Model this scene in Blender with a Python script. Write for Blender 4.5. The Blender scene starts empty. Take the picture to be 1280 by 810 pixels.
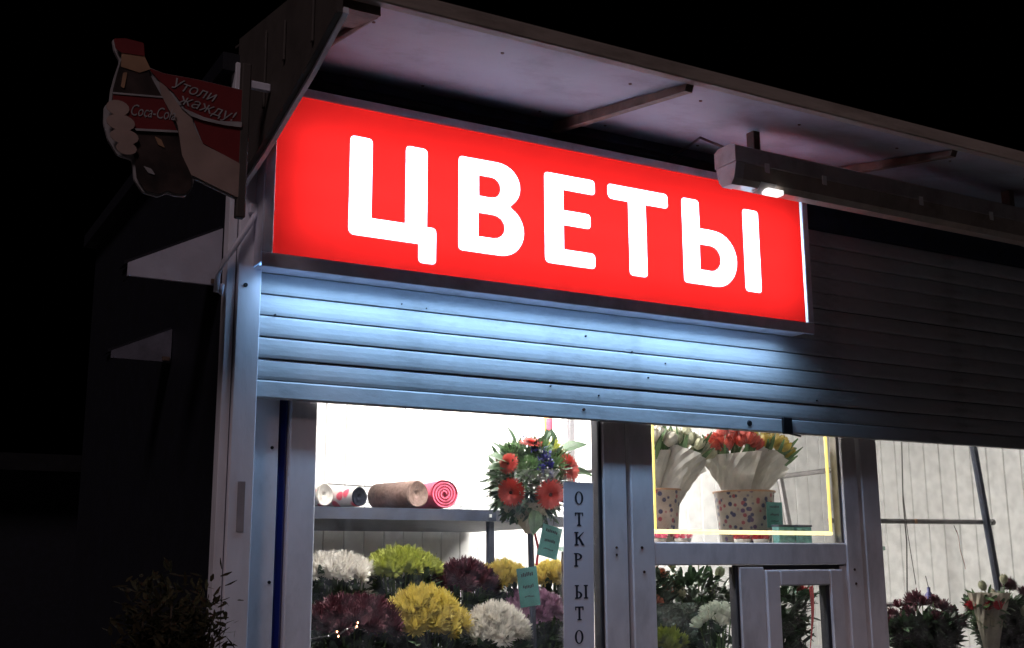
import bpy, bmesh, math, random
from mathutils import Vector, Matrix, Euler
random.seed(7)
SC = bpy.context.scene
C = SC.collection
R = math.radians
PI = math.pi

# ------------------------------------------------------------------ camera
D = 3.3973
az, pit, rol = R(60.16), R(11.76), R(-0.32)
F = Vector((math.cos(az)*math.cos(pit), math.sin(az)*math.cos(pit), math.sin(pit)))
r0 = Vector((math.sin(az), -math.cos(az), 0)); u0 = r0.cross(F)
rr = math.cos(rol)*r0 + math.sin(rol)*u0
uu = -math.sin(rol)*r0 + math.cos(rol)*u0
cam = bpy.data.cameras.new('camera'); cam.sensor_width = 36; cam.lens = 36*1450/1280
cam.clip_start = 0.05; cam.clip_end = 500
co = bpy.data.objects.new('camera', cam); C.objects.link(co)
M = Matrix((rr, uu, -F)).transposed().to_4x4(); M.translation = Vector((0, -D, 1.6))
co.matrix_world = M; SC.camera = co

# ------------------------------------------------------------------ world and light
w = bpy.data.worlds.new('World'); SC.world = w; w.use_nodes = True
nt = w.node_tree; bg = nt.nodes['Background']
sky = nt.nodes.new('ShaderNodeTexSky'); sky.sky_type = 'NISHITA'; sky.sun_disc = False
sky.sun_elevation = R(-6); sky.sun_rotation = R(200)
nt.links.new(sky.outputs[0], bg.inputs[0]); bg.inputs[1].default_value = 0.02
# a weak, wide, warm light from the street side (town light at night)
sl = bpy.data.lights.new('street_glow', 'SUN'); sl.energy = 0.52; sl.angle = R(14); sl.color = (1.0, 0.79, 0.83)
so = bpy.data.objects.new('street_glow', sl); C.objects.link(so)
so.rotation_euler = Vector((0.95, 1.0, -1.55)).to_track_quat('-Z', 'Y').to_euler()

SC.view_settings.view_transform = 'Standard'; SC.view_settings.look = 'None'
SC.view_settings.exposure = 0; SC.view_settings.gamma = 1
SC.render.engine = 'CYCLES'
SC.cycles.use_denoising = True
SC.cycles.max_bounces = 10; SC.cycles.diffuse_bounces = 5; SC.cycles.transparent_max_bounces = 12
SC.cycles.sample_clamp_indirect = 6

SIGN_TUBE = 30.0
ADDED_STRIP_GLOW = 6.0
ADDED_STRIP_WATT = 6.6
SHOP_TUBE = 265.0

# ------------------------------------------------------------------ materials
def mat(name, col, rough=0.5, metal=0.0, var=0.08, scale=18.0, stretch=(1, 1, 1), bump=0.0, bscale=60.0,
        dirt=None, dirt_amt=0.0, dirt_scale=6.0, spec=0.5, trans=0.0, coat=0.0):
    m = bpy.data.materials.new(name); m.use_nodes = True
    n = m.node_tree; L = n.links; b = n.nodes['Principled BSDF']
    b.inputs['Roughness'].default_value = rough; b.inputs['Metallic'].default_value = metal
    b.inputs['Specular IOR Level'].default_value = spec
    b.inputs['Coat Weight'].default_value = coat
    tc = n.nodes.new('ShaderNodeTexCoord'); mp = n.nodes.new('ShaderNodeMapping')
    mp.inputs['Scale'].default_value = stretch; L.new(tc.outputs['Object'], mp.inputs[0])
    nz = n.nodes.new('ShaderNodeTexNoise'); nz.inputs['Scale'].default_value = scale
    nz.inputs['Detail'].default_value = 6; L.new(mp.outputs[0], nz.inputs['Vector'])
    rmp = n.nodes.new('ShaderNodeValToRGB')
    e = rmp.color_ramp.elements
    e[0].position = 0.3; e[1].position = 0.7
    e[0].color = (*[c*(1-var) for c in col], 1); e[1].color = (*[min(1, c*(1+var)) for c in col], 1)
    L.new(nz.outputs['Fac'], rmp.inputs[0]); out = rmp.outputs[0]
    if dirt:
        n2 = n.nodes.new('ShaderNodeTexNoise'); n2.inputs['Scale'].default_value = dirt_scale
        n2.inputs['Detail'].default_value = 8; n2.inputs['Roughness'].default_value = 0.68
        L.new(mp.outputs[0], n2.inputs['Vector'])
        r2 = n.nodes.new('ShaderNodeValToRGB'); r2.color_ramp.elements[0].position = 0.50
        r2.color_ramp.elements[1].position = 0.78
        r2.color_ramp.elements[1].color = (dirt_amt,)*3 + (1,)
        L.new(n2.outputs['Fac'], r2.inputs[0])
        mx = n.nodes.new('ShaderNodeMix'); mx.data_type = 'RGBA'
        L.new(r2.outputs[0], mx.inputs[0]); L.new(out, mx.inputs[6]); mx.inputs[7].default_value = (*dirt, 1)
        out = mx.outputs[2]
        mr = n.nodes.new('ShaderNodeMapRange'); mr.inputs['To Min'].default_value = rough
        mr.inputs['To Max'].default_value = min(1, rough+0.25)
        L.new(n2.outputs['Fac'], mr.inputs[0]); L.new(mr.outputs[0], b.inputs['Roughness'])
    L.new(out, b.inputs['Base Color'])
    if bump:
        n3 = n.nodes.new('ShaderNodeTexNoise'); n3.inputs['Scale'].default_value = bscale
        n3.inputs['Detail'].default_value = 4; L.new(mp.outputs[0], n3.inputs['Vector'])
        bp = n.nodes.new('ShaderNodeBump'); bp.inputs['Strength'].default_value = bump
        bp.inputs['Distance'].default_value = 0.01
        L.new(n3.outputs['Fac'], bp.inputs['Height']); L.new(bp.outputs[0], b.inputs['Normal'])
    if trans:
        t = n.nodes.new('ShaderNodeBsdfTranslucent'); L.new(out, t.inputs[0])
        ms = n.nodes.new('ShaderNodeMixShader'); ms.inputs[0].default_value = trans
        L.new(b.outputs[0], ms.inputs[1]); L.new(t.outputs[0], ms.inputs[2])
        L.new(ms.outputs[0], n.nodes['Material Output'].inputs[0])
    return m

def emis(name, col, strength):
    m = bpy.data.materials.new(name); m.use_nodes = True; n = m.node_tree
    b = n.nodes['Principled BSDF']; b.inputs['Base Color'].default_value = (*[c*0.7 for c in col], 1)
    b.inputs['Emission Color'].default_value = (*col, 1); b.inputs['Emission Strength'].default_value = strength
    return m

def glassmat(name, tint=(1, 1, 1), gloss=0.05, smear=0.0):
    m = bpy.data.materials.new(name); m.use_nodes = True; n = m.node_tree; L = n.links
    n.nodes.remove(n.nodes['Principled BSDF'])
    t = n.nodes.new('ShaderNodeBsdfTransparent'); t.inputs[0].default_value = (*tint, 1)
    g = n.nodes.new('ShaderNodeBsdfGlossy'); g.inputs['Roughness'].default_value = 0.03
    lw = n.nodes.new('ShaderNodeLayerWeight'); lw.inputs[0].default_value = 0.5
    pw = n.nodes.new('ShaderNodeMath'); pw.operation = 'POWER'; pw.inputs[1].default_value = 4; L.new(lw.outputs['Facing'], pw.inputs[0])
    fr = n.nodes.new('ShaderNodeMath'); fr.operation = 'MULTIPLY_ADD'; fr.inputs[1].default_value = 0.4; fr.inputs[2].default_value = 0.025
    L.new(pw.outputs[0], fr.inputs[0])
    ms = n.nodes.new('ShaderNodeMixShader'); L.new(fr.outputs[0], ms.inputs[0])
    L.new(t.outputs[0], ms.inputs[1]); L.new(g.outputs[0], ms.inputs[2]); out = ms.outputs[0]
    if smear:
        d = n.nodes.new('ShaderNodeBsdfPrincipled'); d.inputs['Base Color'].default_value = (0.75, 0.77, 0.78, 1)
        d.inputs['Roughness'].default_value = 0.35
        tc = n.nodes.new('ShaderNodeTexCoord'); nz = n.nodes.new('ShaderNodeTexNoise')
        nz.inputs['Scale'].default_value = 22; nz.inputs['Detail'].default_value = 5
        L.new(tc.outputs['Object'], nz.inputs['Vector'])
        mr = n.nodes.new('ShaderNodeMapRange'); mr.inputs['From Min'].default_value = 0.35; mr.inputs['From Max'].default_value = 0.7
        mr.inputs['To Max'].default_value = smear; L.new(nz.outputs['Fac'], mr.inputs[0])
        m2 = n.nodes.new('ShaderNodeMixShader'); L.new(mr.outputs[0], m2.inputs[0])
        L.new(out, m2.inputs[1]); L.new(d.outputs[0], m2.inputs[2]); out = m2.outputs[0]
    L.new(out, n.nodes['Material Output'].inputs[0])
    return m

GR = (0.10, 0.085, 0.07)
M_ = dict(
    frame=mat('white_pvc', (0.82, 0.79, 0.83), 0.42, dirt=GR, dirt_amt=0.45, dirt_scale=5, stretch=(1, 1, 0.45), bump=0.05),
    post=mat('post_paint', (0.80, 0.80, 0.88), 0.45, dirt=(0.2, 0.18, 0.18), dirt_amt=0.5, dirt_scale=4, stretch=(1, 1, 0.3), bump=0.08),
    slat=mat('shutter_paint', (0.50, 0.515, 0.54), 0.40, dirt=(0.16, 0.16, 0.17), dirt_amt=0.75, dirt_scale=9, stretch=(0.6, 1, 1.5), bump=0.12, bscale=35),
    blue=mat('blue_paint', (0.008, 0.022, 0.20), 0.25, coat=0.4, dirt=(0.02, 0.02, 0.05), dirt_amt=0.5),
    navy=mat('dark_blue_metal', (0.02, 0.03, 0.06), 0.5, var=0.3, dirt=(0.04, 0.035, 0.03), dirt_amt=0.6),
    seal=mat('rubber_seal', (0.035, 0.035, 0.042), 0.5, var=0.2),
    alu=mat('aluminium_frame', (0.74, 0.74, 0.86), 0.45, metal=0.0, dirt=(0.12, 0.11, 0.11), dirt_amt=0.5, bump=0.05),
    cheek=mat('brown_sheet_metal', (0.07, 0.058, 0.052), 0.6, var=0.35, scale=6, dirt=(0.03, 0.025, 0.02), dirt_amt=0.9, bump=0.2, bscale=14),
    fascia=mat('fascia_metal', (0.30, 0.25, 0.22), 0.55, var=0.25, scale=8, stretch=(0.3, 1, 1), dirt=(0.07, 0.05, 0.035), dirt_amt=0.9, bump=0.2),
    ceil=mat('canopy_soffit', (0.22, 0.24, 0.29), 0.5, var=0.12, scale=3, dirt=(0.10, 0.08, 0.075), dirt_amt=0.7, dirt_scale=4, bump=0.12, bscale=5),
    brace=mat('rusty_brown_steel', (0.12, 0.08, 0.06), 0.7, var=0.4, dirt=(0.05, 0.03, 0.02), dirt_amt=0.8, bump=0.3),
    wallp=mat('white_wall_panel', (0.80, 0.80, 0.79), 0.4, var=0.015, scale=3, dirt=(0.45, 0.42, 0.36), dirt_amt=0.22, dirt_scale=2.5),
    wallc=mat('white_ceiling_panel', (0.82, 0.82, 0.80), 0.5, var=0.02),
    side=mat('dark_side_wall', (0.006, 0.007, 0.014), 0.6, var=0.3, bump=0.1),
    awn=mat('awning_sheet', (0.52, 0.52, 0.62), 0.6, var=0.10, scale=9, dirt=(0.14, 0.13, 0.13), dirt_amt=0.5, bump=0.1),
    awn_dim=mat('dimmed_awning_sheet', (0.13, 0.13, 0.17), 0.7, var=0.3, scale=9, dirt=(0.05, 0.05, 0.06), dirt_amt=0.9, bump=0.1),  # darker copy of the awning sheet, its dimmer light put into the colour
    shelf=mat('dark_shelf', (0.028, 0.035, 0.06), 0.4, var=0.25, dirt=(0.08, 0.07, 0.07), dirt_amt=0.4),
    metal=mat('grey_tube_metal', (0.20, 0.19, 0.19), 0.4, metal=0.6, var=0.2),
    dark=mat('black_plastic', (0.012, 0.012, 0.014), 0.4, var=0.3),
    wire=mat('wire', (0.05, 0.045, 0.04), 0.6),
    rust=mat('rust_spot', (0.07, 0.03, 0.02), 0.8, var=0.4),
    floor=mat('vinyl_floor', (0.22, 0.19, 0.16), 0.5, var=0.2, scale=6),
    asphalt=mat('asphalt', (0.05, 0.05, 0.052), 0.85, var=0.35, scale=40, bump=0.5, bscale=120),
    paving=mat('paving', (0.16, 0.15, 0.14), 0.8, var=0.25, scale=12, bump=0.3),
    kraft=mat('kraft_paper', (0.17, 0.11, 0.09), 0.7, var=0.35, scale=60, dirt=(0.16, 0.10, 0.10), dirt_amt=0.8, dirt_scale=45, bump=0.3),
    pink=mat('pink_paper', (0.72, 0.12, 0.20), 0.55, var=0.25, scale=30, bump=0.3),
    whitep=mat('white_paper', (0.52, 0.50, 0.46), 0.55, var=0.08, scale=8, bump=0.8, bscale=16, trans=0.30),
    mblack=mat('matte_black_paper', (0.004, 0.005, 0.010), 0.95, spec=0.1, bump=0.4),
    creamp=mat('cream_paper', (0.40, 0.36, 0.29), 0.6, var=0.15, scale=10, bump=1.0, bscale=14, trans=0.2),
    teal=mat('teal_price_tag', (0.055, 0.20, 0.19), 0.6, var=0.12),
    tealbox=mat('teal_box_print', (0.10, 0.27, 0.26), 0.6, var=0.35, scale=45),
    ink=mat('dark_ink', (0.015, 0.02, 0.035), 0.6),
    banner=mat('banner_paper', (0.80, 0.77, 0.84), 0.6, var=0.04, scale=5),
    leafd=mat('dark_leaf', (0.030, 0.060, 0.028), 0.45, var=0.5, scale=25, trans=0.15),
    leafm=mat('green_leaf', (0.065, 0.125, 0.045), 0.45, var=0.4, scale=25, trans=0.2),
    stem=mat('green_stem', (0.10, 0.17, 0.06), 0.5, var=0.2),
    mwhite=mat('white_petal', (0.80, 0.77, 0.72), 0.6, var=0.05, trans=0.25),
    myellow=mat('yellow_petal', (0.72, 0.60, 0.17), 0.6, var=0.15, trans=0.25),
    mgold=mat('golden_petal', (0.60, 0.50, 0.13), 0.6, var=0.2, trans=0.25),
    mgreen=mat('lime_petal', (0.33, 0.36, 0.07), 0.6, var=0.2, trans=0.25),
    mpurple=mat('maroon_petal', (0.085, 0.018, 0.030), 0.6, var=0.45, trans=0.1),
    mlilac=mat('lilac_petal', (0.42, 0.24, 0.36), 0.6, var=0.25, trans=0.2),
    gred=mat('red_gerbera_petal', (0.36, 0.035, 0.028), 0.5, var=0.2, trans=0.15),
    rosep=mat('salmon_petal', (0.60, 0.20, 0.13), 0.55, var=0.2, trans=0.2),
    redp=mat('red_petal', (0.36, 0.02, 0.03), 0.55, var=0.2, trans=0.15),
    tred=mat('red_tulip_petal', (0.42, 0.05, 0.03), 0.45, var=0.35, scale=60, trans=0.25),
    tyel=mat('yellow_tulip_petal', (0.42, 0.31, 0.05), 0.45, var=0.3, scale=50, trans=0.25),
    tgrn=mat('pale_green_bud', (0.42, 0.42, 0.28), 0.5, var=0.3, scale=50, trans=0.2),
    twht=mat('cream_tulip_petal', (0.62, 0.58, 0.50), 0.5, var=0.15, trans=0.25),
    bluef=mat('violet_bloom', (0.03, 0.03, 0.16), 0.5, var=0.4),
    centre=mat('dark_flower_centre', (0.05, 0.015, 0.012), 0.8, var=0.3, bump=0.6),
    bucket=mat('dark_green_bucket', (0.02, 0.035, 0.03), 0.4, var=0.2),
    red=mat('red_ribbon', (0.50, 0.02, 0.03), 0.35, var=0.15),
    skin=mat('printed_skin', (0.34, 0.24, 0.21), 0.6, var=0.2, scale=10),
    pred=mat('printed_red', (0.17, 0.014, 0.016), 0.5, var=0.1),
    pcola=mat('printed_dark_brown', (0.03, 0.018, 0.016), 0.5, var=0.9, scale=14),
    pwhite=mat('printed_white', (0.34, 0.32, 0.33), 0.6, var=0.2),
    pgold=mat('printed_tan', (0.35, 0.20, 0.12), 0.5, var=0.2),
    lampb=mat('lamp_housing_plastic', (0.42, 0.38, 0.37), 0.4, var=0.1, dirt=(0.15, 0.11, 0.09), dirt_amt=0.7),
    lampd=mat('lamp_cover_plastic', (0.36, 0.30, 0.26), 0.22, var=0.1, dirt=(0.12, 0.09, 0.07), dirt_amt=0.8, coat=0.4),
    clip=mat('steel_clip', (0.9, 0.9, 0.9), 0.5, metal=0.2, var=0.03),
    dry=mat('dry_bush_leaf', (0.045, 0.036, 0.020), 1.0, var=0.3, spec=0.05, trans=0.35, scale=20),
    twig=mat('twig_bark', (0.07, 0.05, 0.035), 0.85, var=0.3),
    boxin=mat('light_box_interior', (0.68, 0.68, 0.68), 0.6, var=0.0),
    glass=glassmat('window_glass', smear=0.08),
    cello=glassmat('cellophane', tint=(0.88, 0.90, 0.89), smear=0.55),
    gsheet=glassmat('green_glass_sheet', tint=(0.55, 0.66, 0.62), smear=0.25),
)
def faceM(name, col):
    m = bpy.data.materials.new(name); m.use_nodes = True; n = m.node_tree; L = n.links
    b = n.nodes['Principled BSDF']; b.inputs['Base Color'].default_value = (*col, 1); b.inputs['Roughness'].default_value = 0.3
    t = n.nodes.new('ShaderNodeBsdfTranslucent'); t.inputs[0].default_value = (*col, 1)
    tc = n.nodes.new('ShaderNodeTexCoord'); nz = n.nodes.new('ShaderNodeTexNoise'); nz.inputs['Scale'].default_value = 9
    nz.inputs['Detail'].default_value = 5
    L.new(tc.outputs['Object'], nz.inputs['Vector'])
    rp = n.nodes.new('ShaderNodeValToRGB'); rp.color_ramp.elements[0].color = (*[c*0.93 for c in col], 1)
    rp.color_ramp.elements[1].color = (*col, 1); L.new(nz.outputs['Fac'], rp.inputs[0]); L.new(rp.outputs[0], t.inputs[0])
    ms = n.nodes.new('ShaderNodeMixShader'); ms.inputs[0].default_value = 0.96
    L.new(b.outputs[0], ms.inputs[1]); L.new(t.outputs[0], ms.inputs[2]); L.new(ms.outputs[0], n.nodes['Material Output'].inputs[0])
    return m
M_['face_red'] = faceM('red_vinyl_face', (0.36, 0.006, 0.0045))
M_['face_white'] = faceM('white_letter_face', (0.90, 0.92, 0.95))
M_['tube'] = emis('fluorescent_tube', (0.58, 0.80, 1.0), SIGN_TUBE)
M_['added_strip'] = emis('added_cool_strip', (0.30, 0.62, 1.0), ADDED_STRIP_GLOW)
M_['shop_tube'] = emis('shop_tube', (1.0, 0.96, 0.90), SHOP_TUBE)
M_['shop_tube_front'] = emis('shop_tube_front', (1.0, 0.96, 0.90), SHOP_TUBE*1.8)
M_['led'] = emis('yellow_led_strip', (1.0, 0.80, 0.22), 1.15)
M_['ledb'] = emis('warm_led_strip', (1.0, 0.86, 0.42), 1.6)
M_['painted_glint'] = emis('painted_highlight', (1.0, 0.97, 0.95), 1.3)
M_['fairy'] = emis('fairy_light', (1.0, 0.42, 0.22), 9.0)

# patterned vase material
def vase_mat():
    m = mat('patterned_ceramic', (0.34, 0.29, 0.25), 0.35, var=0.2, scale=15)
    n = m.node_tree; L = n.links; b = n.nodes['Principled BSDF']
    src = b.inputs['Base Color'].links[0].from_socket
    tc = n.nodes.new('ShaderNodeTexCoord'); v = n.nodes.new('ShaderNodeTexVoronoi'); v.inputs['Scale'].default_value = 38
    L.new(tc.outputs['Object'], v.inputs['Vector'])
    rp = n.nodes.new('ShaderNodeValToRGB'); e = rp.color_ramp.elements; e[0].position = 0.30; e[0].color = (1, 1, 1, 1)
    e[1].position = 0.42; e[1].color = (0, 0, 0, 1); L.new(v.outputs['Distance'], rp.inputs[0])
    r2 = n.nodes.new('ShaderNodeValToRGB'); f = r2.color_ramp.elements; f[0].color = (0.03, 0.03, 0.09, 1); f[1].color = (0.25, 0.04, 0.06, 1)
    r2.color_ramp.interpolation = 'CONSTANT'; f[1].position = 0.5
    el = r2.color_ramp.elements.new(0.75); el.color = (0.07, 0.03, 0.10, 1)
    L.new(v.outputs['Color'], r2.inputs[0])
    mx = n.nodes.new('ShaderNodeMix'); mx.data_type = 'RGBA'; L.new(rp.outputs[0], mx.inputs[0])
    L.new(src, mx.inputs[6]); L.new(r2.outputs[0], mx.inputs[7]); L.new(mx.outputs[2], b.inputs['Base Color'])
    return m
M_['vase'] = vase_mat()
def dotted_paper():
    m = mat('pink_dotted_paper', (0.72, 0.68, 0.64), 0.5, var=0.05)
    n = m.node_tree; L = n.links; b = n.nodes['Principled BSDF']
    tc = n.nodes.new('ShaderNodeTexCoord'); v = n.nodes.new('ShaderNodeTexVoronoi'); v.inputs['Scale'].default_value = 21
    L.new(tc.outputs['Object'], v.inputs['Vector'])
    rp = n.nodes.new('ShaderNodeValToRGB'); e = rp.color_ramp.elements; e[0].position = 0.38; e[0].color = (0.75, 0.10, 0.16, 1)
    e[1].position = 0.5; e[1].color = (0.72, 0.69, 0.66, 1); L.new(v.outputs['Distance'], rp.inputs[0]); L.new(rp.outputs[0], b.inputs['Base Color'])
    return m
M_['dotp'] = dotted_paper()

# ------------------------------------------------------------------ helpers
def link(o, parent=None):
    C.objects.link(o)
    if parent is not None:
        o.parent = parent
    return o
WLOC = {}
def wloc(o):
    v = Vector((0, 0, 0))
    while o is not None:
        v = v + o.location; o = o.parent
    return v
def thing(name, label, cat, loc=(0, 0, 0), group=None, rotz=0):
    o = bpy.data.objects.new(name, None); o.empty_display_size = 0.1; C.objects.link(o)
    o.location = loc; o.rotation_euler = (0, 0, rotz); o['label'] = label; o['category'] = cat
    if group: o['group'] = group
    return o
def tag(o, label, cat, group=None):
    o['label'] = label; o['category'] = cat
    if group: o['group'] = group
    return o

class MB:
    def __init__(s): s.bm = bmesh.new()
    def box(s, x0, x1, y0, y1, z0, z1, bev=0.0, mtx=None):
        b = bmesh.new(); bmesh.ops.create_cube(b, size=1)
        for v in b.verts:
            v.co = Vector(((x0+x1)/2+v.co.x*(x1-x0), (y0+y1)/2+v.co.y*(y1-y0), (z0+z1)/2+v.co.z*(z1-z0)))
        if bev:
            bmesh.ops.bevel(b, geom=b.edges[:], offset=bev, segments=1, affect='EDGES')
        if mtx is not None: bmesh.ops.transform(b, matrix=mtx, verts=b.verts)
        s.add(b); return s
    def add(s, b):
        me = bpy.data.meshes.new('t'); b.to_mesh(me); b.free(); s.bm.from_mesh(me); bpy.data.meshes.remove(me)
    def poly(s, pts):
        vs = [s.bm.verts.new(p) for p in pts]
        try: s.bm.faces.new(vs)
        except ValueError: pass
        return s
    def prism(s, pts, axis, a, b):
        """pts 2-D outline; axis 0: (y,z) extruded in x; 1: (x,z) in y; 2: (x,y) in z"""
        def mk(p, t):
            return (t, p[0], p[1]) if axis == 0 else ((p[0], t, p[1]) if axis == 1 else (p[0], p[1], t))
        A = [s.bm.verts.new(mk(p, a)) for p in pts]; B = [s.bm.verts.new(mk(p, b)) for p in pts]
        n = len(pts)
        s.bm.faces.new(A); s.bm.faces.new(B[::-1])
        for i in range(n): s.bm.faces.new((A[i], B[i], B[(i+1) % n], A[(i+1) % n]))
        return s
    def tube(s, pts, rad, seg=8, caps=True):
        pts = [Vector(p) for p in pts]; n = len(pts)
        rads = rad if isinstance(rad, (list, tuple)) else [rad]*n
        rings = []
        ref = Vector((0, 0, 1))
        for i, p in enumerate(pts):
            d = (pts[min(i+1, n-1)]-pts[max(i-1, 0)]).normalized()
            if abs(d.dot(ref)) > 0.95: ref = Vector((1, 0, 0)) if abs(d.x) < 0.9 else Vector((0, 1, 0))
            a = d.cross(ref).normalized(); b = d.cross(a)
            rings.append([s.bm.verts.new(p+rads[i]*(math.cos(2*PI*k/seg)*a+math.sin(2*PI*k/seg)*b)) for k in range(seg)])
        for i in range(n-1):
            for k in range(seg):
                s.bm.faces.new((rings[i][k], rings[i][(k+1) % seg], rings[i+1][(k+1) % seg], rings[i+1][k]))
        if caps:
            s.bm.faces.new(rings[0][::-1]); s.bm.faces.new(rings[-1])
        return s
    def lathe(s, prof, seg=24, mtx=None, wob=None):
        M = mtx or Matrix.Identity(4); rings = []
        for j, (r, z) in enumerate(prof):
            rings.append([s.bm.verts.new(M @ Vector((r*(1+(wob(k/seg, j) if wob else 0))*math.cos(2*PI*k/seg), r*(1+(wob(k/seg, j) if wob else 0))*math.sin(2*PI*k/seg), z))) for k in range(seg)])
        for i in range(len(rings)-1):
            for k in range(seg):
                s.bm.faces.new((rings[i][k], rings[i][(k+1) % seg], rings[i+1][(k+1) % seg], rings[i+1][k]))
        return s
    def mesh(s, name, m, smooth=False):
        me = bpy.data.meshes.new(name); bmesh.ops.recalc_face_normals(s.bm, faces=s.bm.faces[:])
        s.bm.to_mesh(me); s.bm.free()
        if m is not None: me.materials.append(m)
        if smooth:
            for p in me.polygons: p.use_smooth = True
        return me
    def build(s, name, m, parent=None, smooth=False, world=True):
        me = s.mesh(name, m, smooth)
        if parent is not None and world:
            me.transform(Matrix.Translation(-wloc(parent)))
        o = bpy.data.objects.new(name, me); return link(o, parent)

def inst(name, me, parent, loc, rot=(0, 0, 0), sc=1.0, quat=None):
    o = bpy.data.objects.new(name, me); o.location = loc
    if quat is not None: o.rotation_mode = 'QUATERNION'; o.rotation_quaternion = quat
    else: o.rotation_euler = rot
    o.scale = (sc, sc, sc) if not isinstance(sc, tuple) else sc
    return link(o, parent)

# ------------------------------------------------------------------ setting
o = MB().poly([(-60, -60, 0), (60, -60, 0), (60, 60, 0), (-60, 60, 0)]).build('ground', M_['asphalt']); o['kind'] = 'structure'
o = MB().box(-2, 9, -2.6, 4.0, -0.05, 0.10, 0.01).build('pavement', M_['paving']); o['kind'] = 'structure'

# ------------------------------------------------------------------ the kiosk
K = thing('flower_kiosk', 'white flower kiosk with half lowered roller shutter and lit shop window', 'kiosk', (3.2, 1.0, 0.1))
XL, XR, YB = 0.952, 5.60, 2.20
ZC = 2.62
# back wall
bw = MB().box(XL+.03, XR+.10, YB+.03, YB+.09, 0.12, 3.12).build('back_wall', M_['side'], K)
pitch = 0.11
pan = MB().prism([(-pitch/2+.0005, .03), (pitch/2-.0005, .03), (pitch/2-.0010, .0045), (pitch/2-.005, 0), (-pitch/2+.005, 0), (-pitch/2+.0010, .0045)], 2, 0, ZC-.12).mesh('wall_panel', M_['wallp'])
x = XL+.06+pitch/2; bo = wloc(bw)
while x < XR-.02:
    inst('wall_panel', pan, bw, Vector((x, YB, .12))-bo); x += pitch
rw = MB().box(XR+.03, XR+.09, 0.06, YB+.027, 0.12, 3.12).build('right_wall', M_['side'], K)
y = 0.10+pitch/2; bo = wloc(rw)
while y < YB-.02:
    inst('wall_panel', pan, rw, Vector((XR, y, .12))-bo, (0, 0, -PI/2)); y += pitch
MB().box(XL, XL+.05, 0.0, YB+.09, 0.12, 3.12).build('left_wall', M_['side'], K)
MB().box(XL+.052, XR+.027, 0.07, YB+.027, ZC, ZC+.04).build('ceiling', M_['wallc'], K)
MB().box(XL, XR+.09, 0.02, YB+.09, 0.0+.1, 0.118).build('floor', M_['floor'], K)
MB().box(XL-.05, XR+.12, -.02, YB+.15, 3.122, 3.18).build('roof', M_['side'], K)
# light trim strips on the dark side wall
# corner post
cp = MB().box(0.942, 0.969, -.030, .02, .12, 3.15, .002).box(0.973, 1.047, -.040, .02, .12, 3.15, .003).build('corner_post', M_['post'], K)
MB().box(0.969, 0.973, -.020, .01, .12, 3.15).build('joint', M_['dark'], cp)
MB().box(1.0, 1.022, -.0415, -.039, 1.70, 1.845).build('sticker_mark', mat('grey_tape', (0.33, 0.29, 0.30), 0.6, var=0.15), cp)
def screw(x, y, z, parent, r=.006, m='rust', nm='screw'):
    return MB().tube([(x, y+.004, z), (x, y-.003, z)], [r, r*.8], 10).build(nm, M_[m], parent)
screw(0.998, -.041, 2.435, cp, .0075, 'dark')
# facade strip between post and window, blue pipe trim
sp = MB().box(1.050, 1.142, .03, .07, .12, 3.10, .002).build('facade_strip', M_['frame'], K)
screw(1.122, .03, 1.955, sp, .006, 'dark'); screw(1.128, .03, 1.555, sp, .006, 'dark')
MB().box(1.144, 1.176, .046, .075, .12, 3.10, .008).build('blue_trim', M_['blue'], K)
MB().box(1.05, 5.68, .02, .10, 0.12, 0.50, .003).build('plinth_panel', M_['navy'], K)
# left display window
wn = bpy.data.objects.new('display_window', None); link(wn, K)
MB().box(1.178, 1.265, .03, .085, .5, 2.30, .004).build('jamb', M_['frame'], wn)
MB().box(2.336, 2.436, .03, .085, .5, 2.30, .004).build('jamb', M_['frame'], wn)
MB().box(1.265, 2.336, .032, .083, .5, .62, .004).build('sill', M_['frame'], wn)
MB().box(1.265, 2.336, .032, .083, 2.20, 2.30, .004).build('head', M_['frame'], wn)
MB().box(2.318, 2.334, .036, .080, .62, 2.20, .003).build('seal', M_['seal'], wn)
MB().box(1.266, 2.334, .055, .061, .62, 2.20).build('glass_pane', M_['glass'], wn)
for z in (1.66, 1.635): screw(2.385, .03, z, wn, .005)
MB().box(2.438, 2.452, .055, .08, .5, 2.3).build('gap_strip', M_['seal'], K)
# door
dr = bpy.data.objects.new('door', None); link(dr, K)
MB().box(2.455, 2.555, .03, .085, .16, 2.30, .004).build('stile', M_['frame'], dr)
MB().box(3.500, 3.585, .03, .085, .16, 2.30, .004).build('stile', M_['frame'], dr)
MB().box(2.555, 3.500, .034, .082, 1.597, 1.680, .004).build('rail', M_['frame'], dr)
MB().box(2.555, 3.500, .034, .082, 2.24, 2.30, .004).build('rail', M_['frame'], dr)
MB().box(2.555, 3.500, .034, .082, .16, .40, .004).build('rail', M_['frame'], dr)
MB().box(3.486, 3.498, .040, .080, 1.681, 2.239, .002).build('seal', M_['metal'], dr)
MB().box(2.556, 3.486, .058, .064, 1.681, 2.239).build('glass_pane', M_['glass'], dr)
MB().box(2.930, 2.944, .040, .080, .401, 1.590, .002).build('seal', M_['seal'], dr)
MB().box(2.946, 3.066, .034, .082, .401, 1.590, .004).build('mullion', M_['frame'], dr)
MB().box(2.556, 2.930, .058, .064, .401, 1.595).build('glass_pane', M_['glass'], dr)
MB().box(3.070, 3.140, .028, .078, .60, 1.578, .005).build('hatch_frame', M_['frame'], dr)
MB().box(3.400, 3.470, .028, .078, .60, 1.578, .005).build('hatch_frame', M_['frame'], dr)
MB().box(3.140, 3.400, .028, .078, 1.518, 1.578, .005).build('hatch_frame', M_['frame'], dr)
MB().box(3.141, 3.378, .052, .057, .60, 1.517).build('glass_pane', M_['glass'], dr)
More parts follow.
